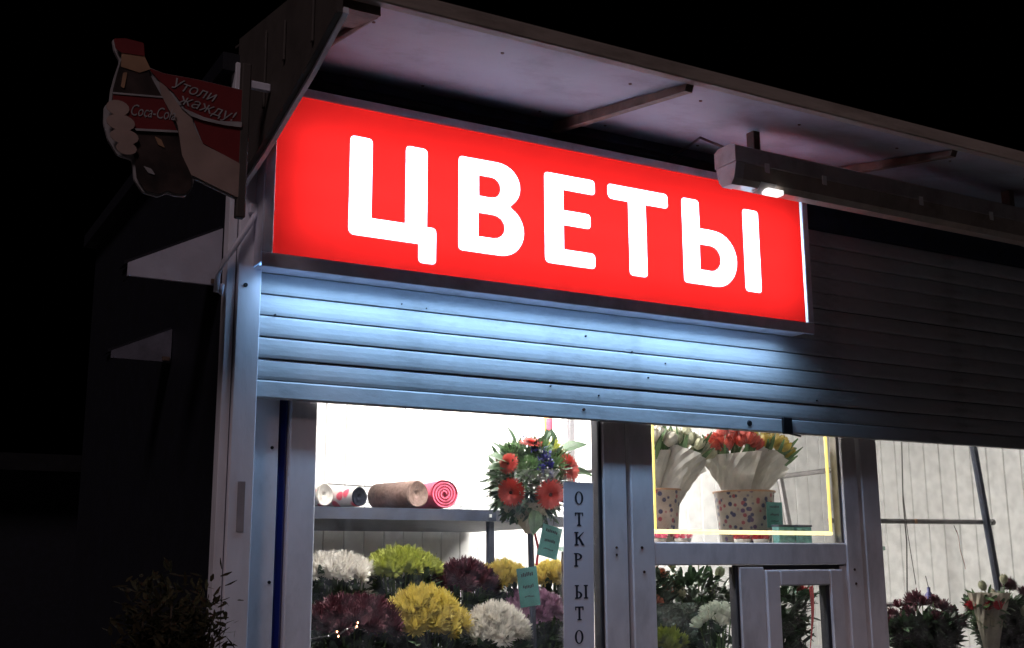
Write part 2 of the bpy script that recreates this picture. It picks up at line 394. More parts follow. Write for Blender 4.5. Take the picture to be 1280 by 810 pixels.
MB().box(3.380, 3.399, .036, .076, .60, 1.517, .002).build('seal', M_['seal'], dr)
MB().box(3.472, 3.498, .040, .080, .40, 1.592, .002).build('filler_strip', M_['frame'], dr)
for (x, z) in ((2.502, 1.575), (3.535, 1.577), (3.538, 1.522), (2.495, 1.66)): screw(x, .03, z, dr, .006)
MB().box(3.588, 3.604, .055, .08, .5, 2.3).build('gap_strip', M_['seal'], K)
# right display window
MB().box(2.945, 3.499, .050, .079, 1.579, 1.5965).build('seal', M_['seal'], dr)
w2 = bpy.data.objects.new('display_window', None); link(w2, K)
MB().box(3.607, 3.706, .03, .085, .5, 2.30, .004).build('jamb', M_['frame'], w2)
MB().box(5.56, 5.66, .03, .085, .5, 2.30, .004).build('jamb', M_['frame'], w2)
MB().box(3.706, 5.56, .032, .083, .5, .62, .004).build('sill', M_['frame'], w2)
MB().box(3.706, 5.56, .032, .083, 2.20, 2.30, .004).build('head', M_['frame'], w2)
MB().box(3.707, 5.559, .055, .061, .62, 2.20).build('glass_pane', M_['glass'], w2)
# header wall above the windows, behind the shutter
MB().box(1.0, 5.69, .088, .14, 2.30, 3.12).build('header_wall', M_['navy'], K)
# roller shutter
rs = bpy.data.objects.new('roller_shutter', None); link(rs, K)
H = 0.0668
def slat_mesh():
    b = MB(); x0, x1 = 1.052, 5.66
    pr = [(.012, H-.0012), (.0025, H-.0022), (-.0008, H*.86), (-.0032, H*.62), (-.0042, H*.38), (-.0038, H*.16), (-.002, .0022), (.001, .001), (.012, .001)]
    b.prism(pr, 0, x0, x1); return b.mesh('slat', M_['slat'])
sm = slat_mesh()
for k in range(12):
    inst('slat', sm, rs, Vector((0, random.uniform(-.0006, .0006), 2.157+k*H))-wloc(rs), (random.uniform(-.03, .03), random.uniform(-.0003, .0003), 0))
MB().prism([(.016, 2.155), (.016, 2.1), (-.008, 2.1), (-.010, 2.104), (-.006, 2.15), (-.002, 2.155)], 0, 1.052, 5.66).build('bottom_bar', M_['slat'], rs)
MB().box(1.05, 5.68, .0165, .020, 2.11, 2.95).build('light_block_panel', M_['navy'], rs)  # unseen panel added to stop shop light leaking between the slats
MB().box(1.05, 5.68, .004, .08, 2.96, 3.12, .01).build('shutter_box', M_['navy'], rs)
screw(2.990, -.009, 2.128, rs, .013, 'dark', 'knob')
screw(2.233, -.009, 2.135, rs, .006, 'rust')
MB().box(3.150, 3.200, -.022, -.010, 2.095, 2.160, .003).build('latch', M_['dark'], rs)
MB().tube([(3.17, -.016, 2.10), (3.23, -.03, 2.088)], .004, 6).build('latch_pin', M_['dark'], rs)
for (x, z, r) in ((1.53, 2.44, .003), (1.62, 2.435, .0025), (2.25, 2.40, .004), (2.52, 2.27, .0035), (2.45, 2.36, .003), (2.60, 2.33, .003), (1.105, 2.36, .004), (2.1, 2.21, .003), (2.3, 2.19, .0035), (3.35, 2.24, .004)):
    screw(x, -.0045, z, rs, r, 'dark', 'rivet')
# canopy
cn = bpy.data.objects.new('canopy', None); link(cn, K)
def cz(y): return 3.185 + (y/.82)*.155          # underside height
x0, x1 = 0.992, 6.2
xs = [x0, 2.12, 3.30, 4.45, x1]
for i in range(4):      # soffit sheets
    MB().prism([(-.001, cz(0)), (-.80, cz(-.80)), (-.80, cz(-.80)+.008), (-.001, cz(0)+.008)], 0, xs[i]+.002, xs[i+1]-.002).build('soffit_panel', M_['ceil'], cn)
MB().prism([(.1, cz(.1)+.05), (-.82, cz(-.82)+.045), (-.82, cz(-.82)+.052), (.1, cz(.1)+.058)], 0, x0-.02, x1).build('roof_sheet', M_['cheek'], cn)
MB().box(0.985, x1, -.835, -.802, cz(-.82)-.002, cz(-.82)+.043, .003).build('fascia', M_['fascia'], cn)
for x in (2.12, 3.30, 4.45, 5.6):
    MB().prism([(-.003, cz(0)-.045), (-.79, cz(-.79)-.026), (-.80, cz(-.80)-.004), (-.003, cz(0)-.004)], 0, x-.014, x+.014).build('brace', M_['brace'], cn)
MB().box(x0+.02, x1, -.034, -.002, cz(0)-.04, cz(0)-.006, .002).build('wall_rail', M_['navy'], cn)
MB().prism([(-.55, cz(-.55)-.001), (-.80, cz(-.80)-.001), (-.80, cz(-.8)-.028), (-.62, cz(-.6)-.024)], 0, 0.990, 1.10).build('corner_gusset', M_['brace'], cn)
MB().tube([(1.12, -.03, cz(0)-.012), (1.10, -.76, cz(-.76)-.014)], .012, 8).build('brace', M_['brace'], cn)
ck = MB().prism([(-.004, 2.745), (-.25, 2.79), (-.48, 2.85), (-.64, 2.89), (-.86, 2.958), (-.86, 3.10), (-.004, 3.24)], 0, 0.955, 0.972).build('side_cheek', M_['cheek'], cn)
MB().prism([(-.004, 2.735), (-.25, 2.780), (-.48, 2.840), (-.64, 2.88), (-.865, 2.957), (-.865, 2.972), (-.64, 2.895), (-.48, 2.855), (-.25, 2.795), (-.004, 2.750)], 0, 0.9725, 0.986).build('edge_trim', M_['post'], ck)
for (ya, za, zb) in ((-.30, 2.90, 3.14), (-.47, 2.98, 3.10), (-.70, 2.94, 3.08)):
    MB().box(.947, .954, ya-.007, ya+.007, za, zb, .002).build('stiffener', M_['cheek'], ck)
for i in range(4):
    for fx in (.12, .5, .88):
        for fy in (-.12, -.66):
            xx = xs[i]+(xs[i+1]-xs[i])*fx+.013*math.sin(i*7+fx*9)
            MB().tube([(xx, fy, cz(fy)+.002), (xx, fy, cz(fy)-.003)], [.006, .005], 8).build('soffit_screw', M_['rust'], cn)
# bent stay rod of the side flap
MB().tube([(1.018, -.055, 2.665), (1.0, -.060, 2.625), (.955, -.060, 2.545), (.925, -.052, 2.495), (.912, -.040, 2.45), (.910, -.035, 2.405), (.925, -.034, 2.40), (.928, -.034, 2.43)], .0085, 8).build('stay_rod', M_['alu'], K, smooth=True)
MB().box(.995, 1.040, -.062, -.040, 2.655, 2.690, .004).build('stay_bracket', M_['alu'], K)
# small side awnings on the left wall
def awning(y0, y1, x_in, x_out, z_in, z_out, zb, lab, am='awn'):
    a = bpy.data.objects.new('side_awning', None); link(a, K); a['label'] = lab
    MB().prism([(x_in, zb), (x_out, zb), (x_out, z_out), (x_in, z_in)], 1, y0, y0+.012).build('cheek_panel', M_[am], a)
    MB().box(x_in-.03, x_in-.005, y0-.006, y0-.0005, zb+.004, zb+.018).build('fixing', M_['brace'], a)
    MB().prism([(x_in, z_in), (x_out-.01, z_out-.004), (x_out-.01, z_out+.006), (x_in, z_in+.010)], 1, y0+.0125, y1).build('roof_sheet', M_['side'], a)
    MB().box(x_out+.002, x_out+.008, y0+.0125, y1, zb, z_out-.006).build('valance', M_['side'], a)
    return a
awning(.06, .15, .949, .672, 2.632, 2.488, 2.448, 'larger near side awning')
awning(.65, .74, .949, .750, 2.418, 2.325, 2.300, 'smaller dim side awning further back', 'awn_dim')

# ------------------------------------------------------------------ light box sign
S = thing('light_box_sign', 'long red illuminated light box sign reading ЦВЕТЫ in white letters', 'sign', (2.1, -.065, 2.48))
k_ = .9909
def sx(v): return v*k_
def sz(v): return 1.6+(v-1.6)*k_
YF = -.130
X0, X1, Z0, Z1 = sx(1.028), sx(3.268), sz(2.503), sz(3.078)
FX0, FX1, FZ0, FZ1 = sx(1.059), sx(3.238), sz(2.530), sz(3.049)
def arc(cx, cz_, rx, rz, a0, a1, n):
    return [(cx+rx*math.cos(R(a0+(a1-a0)*i/n)), cz_+rz*math.sin(R(a0+(a1-a0)*i/n))) for i in range(n+1)]
def rnd(pts, rad, n=4):
    """round the corners of an outline; rad a number or a list"""
    out = []; N = len(pts)
    for i in range(N):
        p = Vector(pts[i]); a = Vector(pts[i-1]); b = Vector(pts[(i+1) % N])
        r_ = rad[i] if isinstance(rad, (list, tuple)) else rad
        if r_ <= 0: out.append(tuple(p)); continue
        r_ = min(r_, (a-p).length*.49, (b-p).length*.49)
        p0 = p+(a-p).normalized()*r_; p1 = p+(b-p).normalized()*r_
        for k in range(n+1):
            t = k/n; q = (1-t)**2*p0+2*t*(1-t)*p+t*t*p1; out.append(tuple(q))
    return out
T_, B_ = 2.952, 2.6235
r_ = .016
Lt = []
Lt.append([rnd([(1.302, T_), (1.302, B_), (1.545, B_), (1.545, 2.561), (1.609, 2.561), (1.609, 2.684), (1.575, 2.684), (1.575, T_), (1.497, T_), (1.497, 2.686), (1.379, 2.686), (1.379, T_)],
     [r_, .022, 0, r_, r_, r_, 0, r_, r_, 0, 0, r_])])
Lt.append([rnd([(1.691, T_), (1.691, B_)], 0)[:0] + rnd([(1.768, T_), (1.691, T_), (1.691, B_), (1.768, B_)], [0, r_, r_, 0]) + arc(1.850, 2.7150, .093, .0915, -90, 62, 12) + [(1.889, 2.802)] + arc(1.842, 2.872, .087, .080, -48, 90, 12),
     [(1.768, 2.822)] + arc(1.818, 2.8585, .034, .0365, -90, 90, 8) + [(1.768, 2.895)],
     [(1.766, 2.680)] + arc(1.824, 2.7215, .044, .0415, -90, 90, 8) + [(1.766, 2.763)]])
Lt.append([rnd([(2.027, T_), (2.027, B_), (2.235, B_), (2.235, 2.679), (2.105, 2.679), (2.105, 2.768), (2.218, 2.768), (2.218, 2.822), (2.105, 2.822), (2.105, 2.897), (2.239, 2.897), (2.239, T_)],
     [r_, .020, r_, r_, 0, 0, r_, r_, 0, 0, r_, r_])])
Lt.append([rnd([(2.294, T_), (2.294, 2.896), (2.384, 2.896), (2.384, B_-.003), (2.463, B_-.003), (2.463, 2.896), (2.565, 2.896), (2.565, T_)], [r_, .024, 0, r_, r_, 0, r_, r_])])
Lt.append([rnd([(2.712, 2.842), (2.712, T_), (2.630, T_), (2.630, B_), (2.760, B_)], [0, r_, r_, r_, 0]) + arc(2.782, 2.732, .106, .1085, -90, 90, 16) + [(2.760, 2.842)],
     [(2.709, 2.681)] + arc(2.762, 2.7305, .047, .0495, -90, 90, 8) + [(2.709, 2.780)]])
bar = [rnd([(2.926, T_), (2.926, B_), (3.006, B_), (3.006, T_)], r_)]
def curve_mesh(name, loops, y, m, parent, depth=0.0):
    cu = bpy.data.curves.new(name, 'CURVE'); cu.dimensions = '2D'; cu.fill_mode = 'BOTH'; cu.extrude = depth
    for lp in loops:
        s = cu.splines.new('POLY'); s.points.add(len(lp)-1); s.use_cyclic_u = True
        for i, (a, b) in enumerate(lp): s.points[i].co = (a, b, 0, 1)
    t = bpy.data.objects.new('t', cu); C.objects.link(t)
    dg = bpy.context.evaluated_depsgraph_get(); me = bpy.data.meshes.new_from_object(t.evaluated_get(dg))
    bpy.data.objects.remove(t); me.name = name
    me.transform(Matrix.Translation((0, y, 0)) @ Matrix.Rotation(PI/2, 4, 'X'))
    me.materials.clear(); me.materials.append(m)
    if parent is not None: me.transform(Matrix.Translation(-wloc(parent)))
    o = bpy.data.objects.new(name, me); return link(o, parent)
sc_ = lambda lp: [(sx(a), sz(b)) for a, b in lp]
allL = [[sc_(lp) for lp in L] for L in Lt]
barL = [sc_(lp) for lp in bar]
GAP = .010
rect = [(FX0+.001, FZ0-.004), (FX1-GAP, FZ0-.004), (FX1-GAP, FZ1+.004), (FX0+.001, FZ1+.004)]
face = curve_mesh('sign_face', [rect]+[lp for L in allL for lp in L]+barL, YF+.004, M_['face_red'], S)
for L in allL[:4]: curve_mesh('letter', L, YF+.004, M_['face_white'], face)
curve_mesh('letter', allL[4]+barL, YF+.004, M_['face_white'], face)
# housing
hb = MB()
hb.box(X0, X1, -.012, -.008, Z0, Z1)
hb.box(X0, X0+.004, YF+.012, -.012, Z0, Z1)
hb.box(X1-.004, X1, YF+.012, -.012, Z0, Z1)
hb.box(X0+.004, X1-.004, YF+.012, -.012, Z1-.004, Z1)
hb.box(X0+.004, X1-.004, -.085, -.012, Z0-.006, Z0-.002)
hb.build('housing', M_['alu'], S)
li = MB()      # white inner lining
li.box(X0+.006, X1-.006, -.016, -.013, Z0+.03, Z1-.006).box(X0+.005, X0+.007, YF+.014, -.016, Z0+.03, Z1-.006)
li.box(X1-.007, X1-.005, YF+.014, -.016, Z0+.03, Z1-.006).box(X0+.007, X1-.007, YF+.014, -.016, Z1-.007, Z1-.005)
li.box(X0+.007, X1-.007, YF+.014, -.016, Z0+.026, Z0+.030)
li.build('lining', M_['boxin'], S)
# front frame profiles
MB().box(X0, X1, YF, YF+.011, Z0-.017, FZ0, .002).build('frame_rail', M_['alu'], S)
MB().box(X0, X1, YF, YF+.011, FZ1, Z1, .002).build('frame_rail', M_['alu'], S)
MB().box(X0, FX0, YF, YF+.011, FZ0+.001, FZ1-.001, .002).build('frame_rail', M_['alu'], S)
MB().box(FX1, X1, YF, YF+.011, FZ0+.001, FZ1-.001, .002).build('frame_rail', M_['alu'], S)
MB().box(X0+.01, X1-.35, YF+.013, -.086, Z0-.002, Z0+.001).build('added_light_strip', M_['added_strip'], S)  # made-up glowing strip added under the sign
MB().box(X1-.349, X1-.005, YF+.013, -.086, Z0-.002, Z0+.001).build('bottom_blank', M_['alu'], S)
al = bpy.data.lights.new('added_strip_light', 'AREA'); al.shape = 'RECTANGLE'; al.size = 2.08; al.size_y = .028
al.energy = ADDED_STRIP_WATT; al.color = (0.40, 0.66, 1.0); al.spread = R(150)
ao = bpy.data.objects.new('added_strip_light', al); ao.location = Vector((X0+1.09, -.1015, Z0-.0035))-wloc(S); link(ao, S)  # unseen lamp added to throw cool light on the shutter
for z in (2.64, 2.77, 2.90):
    MB().tube([(X0+.09, -.050, z), (X1-.06, -.050, z)], .009, 10).build('tube_lamp', M_['tube'], S)

# ------------------------------------------------------------------ batten lamp under the canopy
Lm = thing('batten_lamp', 'dusty brownish tube lamp with one small painted highlight hanging under the canopy', 'lamp', (3.3, -.45, 2.95))
lx0, lx1 = 2.545, 4.18
hp = [(-.395, 2.955), (-.395, 3.010), (-.415, 3.022), (-.485, 3.022), (-.505, 3.010), (-.505, 2.955)]
dp = [(-.400, 2.953), (-.412, 2.900), (-.428, 2.882), (-.472, 2.882), (-.488, 2.900), (-.500, 2.953)]
MB().prism(hp, 0, lx0, lx1).build('housing', M_['lampb'], Lm)
MB().prism(dp, 0, lx0+.045, lx1-.045).build('diffuser', M_['lampd'], Lm)
for a, b in ((lx0+.004, lx0+.044), (lx1-.044, lx1-.004)):
    MB().prism([(y*1.0+(y+.45)*.05, z-.002 if z < 2.9 else z) for y, z in dp], 0, a, b).build('end_cap', M_['lampb'], Lm)
for x in (lx0+.13, lx0+.40, lx0+.9, lx0+1.3):
    MB().prism([(-.506, 2.935), (-.506, 2.965), (-.511, 2.965), (-.511, 2.930)], 0, x, x+.018).build('clip', M_['clip'], Lm)
MB().box(lx0+.150, lx0+.222, -.497, -.462, 2.866, 2.884, .002).build('highlight_patch', M_['painted_glint'], Lm)  # highlight painted as a small emissive patch, the lamp itself is off
MB().prism([(-.492, 2.902), (-.470, 2.876), (-.440, 2.876), (-.440, 2.8815), (-.470, 2.8815), (-.489, 2.903)], 0, lx0+.125, lx0+.195).build('clip', M_['face_white'], Lm)
for x in (lx0+.12, lx1-.15):
    MB().box(x, x+.03, -.47, -.43, 3.022, cz(-.45)-.002, .002).build('hanger', M_['brace'], Lm)
MB().tube([(lx0+.03, -.44, 3.02), (lx0+.02, -.3, cz(-.3)-.02), (lx0+.1, -.12, cz(-.12)-.02), (lx0+.1, -.01, cz(0)-.05)], .005, 6).build('cable', M_['dark'], Lm)

# ------------------------------------------------------------------ cut-out bottle sign
Q = thing('hand_and_bottle_sign', 'dim flat cutout sign of a hand gripping a cola bottle on red banner', 'sign', (.88, -.35, 2.54))
def qp(px, py):       # artwork units -> metres on the sign board
    return ((.497+ px*.000755)*.938, 1.6+(1.543 - py*.000668)*.938)
def art(name, pts, y, d, m, parent=Q, rad=0):
    lp = [qp(*p) for p in pts]
    if rad: lp = rnd(lp, rad, 3)
    return curve_mesh(name, [lp], y, M_[m], parent, d)
board = [(65, 92), (110, 80), (180, 84), (187, 140), (200, 185), (260, 200), (400, 198), (575, 205), (575, 720), (490, 690), (400, 655), (394, 705), (372, 742), (330, 747), (303, 737), (270, 762), (212, 752), (178, 702), (165, 615), (112, 605), (75, 545), (55, 475), (53, 400), (70, 378), (72, 320), (82, 255), (97, 185), (74, 140)]
art('board', board, -.350, .006, 'pwhite', rad=.006)
art('banner', [(200, 190), (260, 203), (400, 201), (572, 208), (572, 555), (425, 490), (380, 380), (300, 280), (240, 235)], -.3585, .001, 'pred', rad=.004)
art('arm', [(245, 245), (275, 265), (330, 345), (375, 375), (388, 425), (425, 497), (500, 525), (572, 556), (572, 714), (492, 685), (400, 648), (360, 640), (345, 560), (325, 430), (262, 330)], -.3605, .001, 'skin', rad=.004)
art('bottle', [(100, 182), (180, 168), (212, 230), (262, 320), (322, 430), (345, 560), (388, 650), (386, 705), (366, 736), (330, 740), (303, 730), (268, 754), (216, 745), (184, 698), (172, 605), (130, 540), (88, 470), (76, 380), (78, 320), (88, 255)], -.3625, .001, 'pcola', rad=.004)
art('bottle_neck', [(100, 150), (182, 142), (210, 200), (170, 225), (100, 215)], -.3645, .001, 'pgold', rad=.003)
art('cap', [(67, 95), (110, 83), (178, 87), (184, 146), (98, 152), (76, 138)], -.3660, .001, 'pred', rad=.004)
art('label_band', [(78, 345), (262, 322), (322, 460), (165, 482), (84, 462)], -.3660, .001, 'pred', rad=.003)
art('white_line', [(76, 338), (258, 315), (262, 322), (78, 346)], -.3680, .001, 'pwhite')
art('white_line', [(165, 482), (322, 458), (326, 467), (170, 491)], -.3680, .001, 'pwhite')
for i, (cx, cy, rx_, ry_) in enumerate(((98, 405, 42, 34), (112, 468, 52, 36), (128, 528, 52, 34), (138, 578, 38, 28))):
    art('finger', [(cx+rx_*math.cos(t*PI/8), cy+ry_*math.sin(t*PI/8)) for t in range(16)], -.3700-.0005*i, .001, 'skin')
art('swoosh', [(330, 345), (420, 372), (480, 378), (572, 362), (572, 388), (500, 392), (420, 388), (372, 378)], -.3640, .001, 'pwhite', rad=.003)
art('bottle_glint', [(205, 640), (235, 648), (250, 672), (225, 668)], -.3650, .001, 'pwhite', rad=.003)
art('bottle_glint', [(240, 500), (265, 510), (280, 545), (255, 535)], -.3650, .001, 'pgold', rad=.003)
art('bottle_glint', [(110, 240), (125, 235), (118, 310), (105, 305)], -.3650, .001, 'pgold', rad=.003)
def text(name, s, x, z, y, size, m, parent, shear=0.0, rot=0.0, squeeze=1.0):
    cu = bpy.data.curves.new(name, 'FONT'); cu.body = s; cu.size = size; cu.shear = shear; cu.extrude = .0006; cu.resolution_u = 3
    cu.align_x = 'CENTER'; cu.align_y = 'CENTER'
    t = bpy.data.objects.new('t', cu); C.objects.link(t)
    dg = bpy.context.evaluated_depsgraph_get(); me = bpy.data.meshes.new_from_object(t.evaluated_get(dg))
    bpy.data.objects.remove(t); me.name = name
    me.transform(Matrix.Translation((x, y, z)) @ Matrix.Rotation(PI/2, 4, 'X') @ Matrix.Rotation(rot, 4, 'Z') @ Matrix.Diagonal((squeeze, 1, 1, 1)))
    me.materials.clear(); me.materials.append(m); me.transform(Matrix.Translation(-wloc(parent)))
    o = bpy.data.objects.new(name, me); return link(o, parent)
a, b = qp(375, 255); text('lettering', 'Утоли', a, b, -.3610, .044, M_['pwhite'], Q, .35, R(-9))
a, b = qp(430, 325); text('lettering', 'жажду!', a, b, -.3610, .044, M_['pwhite'], Q, .35, R(-9))
a, b = qp(225, 398); text('lettering', 'Coca‑Cola'.replace('‑', '-'), a, b, -.3680, .046, M_['pwhite'], Q, .45, R(4), .60)
MB().box(.868, .894, -.361, -.335, 2.545, 3.00, .003).build('mounting_post', M_['cheek'], Q)
MB().box(.894, .954, -.355, -.341, 2.93, 2.955, .003).build('bracket', M_['alu'], Q)

# ------------------------------------------------------------------ shop interior light
I = thing('ceiling_lamp', 'bright twin tube lamp fixed to the white kiosk ceiling', 'lamp', (3.3, 1.5, ZC))
MB().box(2.6, 4.0, 1.41, 1.59, ZC-.05, ZC-.001, .004).build('housing', M_['wallc'], I)
for y in (1.46, 1.54): MB().tube([(2.62, y, ZC-.070), (3.98, y, ZC-.070)], .013, 10).build('tube_lamp', M_['shop_tube'], I)
I = thing('ceiling_lamp', 'short single tube lamp on the ceiling close behind the shop window', 'lamp', (2.0, .42, ZC))
MB().box(1.4, 2.6, .37, .47, ZC-.04, ZC-.001, .004).build('housing', M_['wallc'], I)
MB().tube([(1.42, .42, ZC-.058), (2.58, .42, ZC-.058)], .011, 10).build('tube_lamp', M_['shop_tube_front'], I)

# yellow strip round the door pane
ls = thing('led_strip', 'glowing yellow light strip running round the glass of the upper door pane', 'light strip', (3.0, .075, 1.72))
MB().tube([(2.591, .074, 1.724), (2.591, .074, 2.236)], .0045, 8).build('light_tube', M_['led'], ls)
MB().tube([(3.463, .074, 1.724), (3.463, .074, 2.236)], .0062, 8).build('light_tube', M_['led'], ls)
MB().tube([(2.558, .074, 1.719), (3.466, .074, 1.719)], .0078, 8).build('light_tube', M_['ledb'], ls)

# ------------------------------------------------------------------ OPEN banner on the glass
Bn = thing('open_banner', 'tall narrow white paper banner with vertical lettering ОТКРЫТО on the window', 'banner', (2.24, .046, 1.25))
MB().prism([(2.168, 1.25), (2.292, 1.25), (2.301, 1.884), (2.177, 1.886)], 1, .0440, .0452).build('sheet', M_['banner'], Bn)
def serif(ch, cx, cz_, h=.046, w_=.034):
    b = MB(); y0, y1 = .0432, .0439; t = w_*.24; s = h*.09
    def bx(xa, xb, za, zb): b.box(cx+xa, cx+xb, y0, y1, cz_+za, cz_+zb)
    H2, W2 = h/2, w_/2
    if ch == 'О':
        n = 20
        for k in range(n):
            q = []
            for (kk, o_) in ((k, 1), (k+1, 1), (k+1, 0), (k, 0)):
                a = 2*PI*kk/n
                rx_, rz_ = (W2*1.05, H2) if o_ else (W2*.56, H2*.86)
                q.append((cx+rx_*math.cos(a), y0, cz_+rz_*math.sin(a)))
            b.poly(q)
    elif ch == 'Т':
        bx(-t/2, t/2, -H2+s, H2-s); bx(-W2, W2, H2-s, H2); bx(-t, t, -H2, -H2+s); bx(-W2, -W2+s, H2-3*s, H2-s); bx(W2-s, W2, H2-3*s, H2-s)
    elif ch == 'К':
        bx(-W2, -W2+t, -H2+s, H2-s); bx(-W2-s, -W2+t+s, -H2, -H2+s); bx(-W2-s, -W2+t+s, H2-s, H2)
        b.prism([(cx-W2+t, cz_-.001), (cx-W2+t, cz_+.004), (cx+W2-t*.2, cz_+H2), (cx+W2+.001, cz_+H2), (cx-W2+t+.006, cz_+.001)], 1, y0, y1)
        b.prism([(cx-W2+t+.002, cz_+.003), (cx-W2+t+.010, cz_+.004), (cx+W2+.003, cz_-H2), (cx+W2-t, cz_-H2)], 1, y0, y1)
    elif ch == 'Р':
        bx(-W2, -W2+t, -H2+s, H2-s); bx(-W2-s, -W2+t+s, -H2, -H2+s); bx(-W2-s, -W2+t, H2-s, H2)
        n = 10
        for k in range(n):
            q = []
            for (kk, o_) in ((k, 1), (k+1, 1), (k+1, 0), (k, 0)):
                a = -PI/2+PI*kk/n; rx_, rz_ = (w_*.68, h*.26) if o_ else (w_*.40, h*.18)
                q.append((cx-W2+t+rx_*math.cos(a)*.9, y0, cz_+h*.24+rz_*math.sin(a)))
            b.poly(q)
    elif ch == 'Ы':
        bx(-W2, -W2+t, -H2+s, H2-s); bx(-W2-s, -W2+t+s, H2-s, H2); bx(-W2-s, -W2+t, -H2, -H2+s)
        n = 10
        for k in range(n):
            q = []
            for (kk, o_) in ((k, 1), (k+1, 1), (k+1, 0), (k, 0)):
                a = -PI/2+PI*kk/n; rx_, rz_ = (w_*.52, h*.27) if o_ else (w_*.26, h*.18)
                q.append((cx-W2+t+rx_*math.cos(a), y0, cz_-h*.23+rz_*math.sin(a)))
            b.poly(q)
        bx(W2+.003, W2+.003+t, -H2+s, H2-s); bx(W2+.003-s, W2+.003+t+s, H2-s, H2); bx(W2+.003-s, W2+.003+t+s, -H2, -H2+s)
    return b.build('letter', M_['ink'], Bn)
for ch, x, z in (('О', 2.240, 1.830), ('Т', 2.239, 1.757), ('К', 2.240, 1.690), ('Р', 2.237, 1.618), ('Ы', 2.238, 1.510), ('Т', 2.234, 1.438), ('О', 2.231, 1.360)): serif(ch, x, z)

# ------------------------------------------------------------------ shelving
Rk = thing('display_rack', 'dark shelving rack behind the left window holding paper rolls and flower buckets', 'rack', (1.75, .95, .12))
MB().prism([(1.08, .75), (2.30, .75), (2.95, 1.25), (2.95, 2.17), (1.08, 2.17)], 2, 1.775, 1.820).build('top_shelf', M_['shelf'], Rk)
MB().box(1.06, 2.80, .44, 1.18, .92, .945, .003).build('lower_shelf', M_['shelf'], Rk)
for (x, y) in ((2.275, .765), (1.085, .765), (1.085, 1.12)):
    MB().box(x, x+.026, y, y+.026, .12, 1.774, .002).build('post', M_['shelf'], Rk)
for (x, y) in ((2.765, .46), (2.765, 1.14), (1.07, .46)): MB().box(x, x+.026, y, y+.026, .12, .918, .002).build('leg', M_['shelf'], Rk)
MB().box(2.268, 2.276, .742, .749, 1.790, 1.802).build('bolt', M_['clip'], Rk)
wr = MB()
wr.tube([(1.62, 1.16, 1.84), (1.66, 1.16, 1.925), (1.70, 1.16, 1.935), (2.02, 1.16, 1.925)], .0028, 6)
for z in (1.84, 1.86, 1.89): wr.tube([(1.62, 1.16, z), (2.1, 1.16, z)], .0018, 5)
tag(wr.build('wire_rack', M_['wire']), 'thin bent wire rail standing behind the paper rolls on the shelf', 'rack')
# paper rolls
def roll(name, label, x, y, z, r, ln, ang, m, spiral=True, mi=None):
    ends = mi or m
    t = thing(name, label, 'paper roll', (x, y, z))
    Mx = Matrix.Rotation(ang, 4, 'Z') @ Matrix.Rotation(-PI/2, 4, 'X')      # axis points to +y
    b = MB(); prof = []
    b.lathe([(r*.97, .0), (r, .006), (r, ln), (r*.2, ln)], 28, Mx, lambda u, j: .02*math.sin(u*2*PI*2+1)); b.build('roll_body', M_[m], t, True, False)
    b = MB()
    turns = 4 if spiral else 0; n = 26*turns; prev = None
    if not spiral: b.lathe([(r*.97, .0), (r*.9, -.004), (r*.6, .001), (r*.3, .004), (.001, .010)], 24, Mx, lambda u, j: .05*math.sin(u*2*PI*3+j))
    for k in range(n+1 if turns else 0):
        a = 2*PI*k/26; rr_ = r*(.98 - .78*k/n); dz = -.004
        p = Mx @ Vector((rr_*math.cos(a), rr_*math.sin(a), dz)); q = Mx @ Vector(((rr_-r*.10)*math.cos(a), (rr_-r*.10)*math.sin(a), dz))
        p2 = Mx @ Vector((rr_*math.cos(a), rr_*math.sin(a), .03)); q2 = Mx @ Vector(((rr_-r*.10)*math.cos(a), (rr_-r*.10)*math.sin(a), .03))
        vs = [b.bm.verts.new(v) for v in (p, q, q2, p2)]
        if prev:
            for i in range(4): b.bm.faces.new((prev[i], prev[(i+1) % 4], vs[(i+1) % 4], vs[i]))
        prev = vs
    b.lathe([(r*.9, .018), (.001, .018)], 20, Mx)
    b.build('roll_end', M_[mi or m], t, False, False); return t
roll('paper_roll', 'pink paper roll with spiral end lying on the top shelf', 2.072, .76, 1.879, .057, .36, R(-8), 'pink')
roll('paper_roll', 'speckled brown paper roll lying between the pink and dark rolls', 1.955, .762, 1.876, .054, .25, R(14), 'kraft', False)
roll('paper_roll', 'small roll with a black end beside the dotted paper', 1.715, .77, 1.860, .038, .30, R(18), 'dotp', False, 'mblack')
roll('paper_roll', 'white paper roll with pink dots at the left end of the shelf', 1.585, .80, 1.866, .045, .36, R(24), 'dotp', False, 'whitep')
def crumple(name, label, loc, sx_, sy_, sz_, m, seed, cat='wrapping'):
    rnd_ = random.Random(seed); b = bmesh.new(); bmesh.ops.create_icosphere(b, subdivisions=3, radius=1)
    ph = [rnd_.uniform(0, 6.28) for _ in range(9)]
    for v in b.verts:
        c = v.co; f = 1+.14*math.sin(c.x*6+ph[0])*math.sin(c.z*7+ph[1])+.10*math.sin(c.y*9+ph[2]+c.x*5)+.07*rnd_.uniform(-1, 1)
        v.co = Vector((c.x*sx_*f, c.y*sy_*f, c.z*sz_*f))
    mb = MB(); mb.add(b); o = mb.build(name, M_[m]); o.location = loc
    return tag(o, label, cat)
crumple('cellophane_bundle', 'crumpled bundle of clear cellophane on the shelf right of the pink roll', (2.205, .86, 1.892), .075, .06, .070, 'cello', 3)

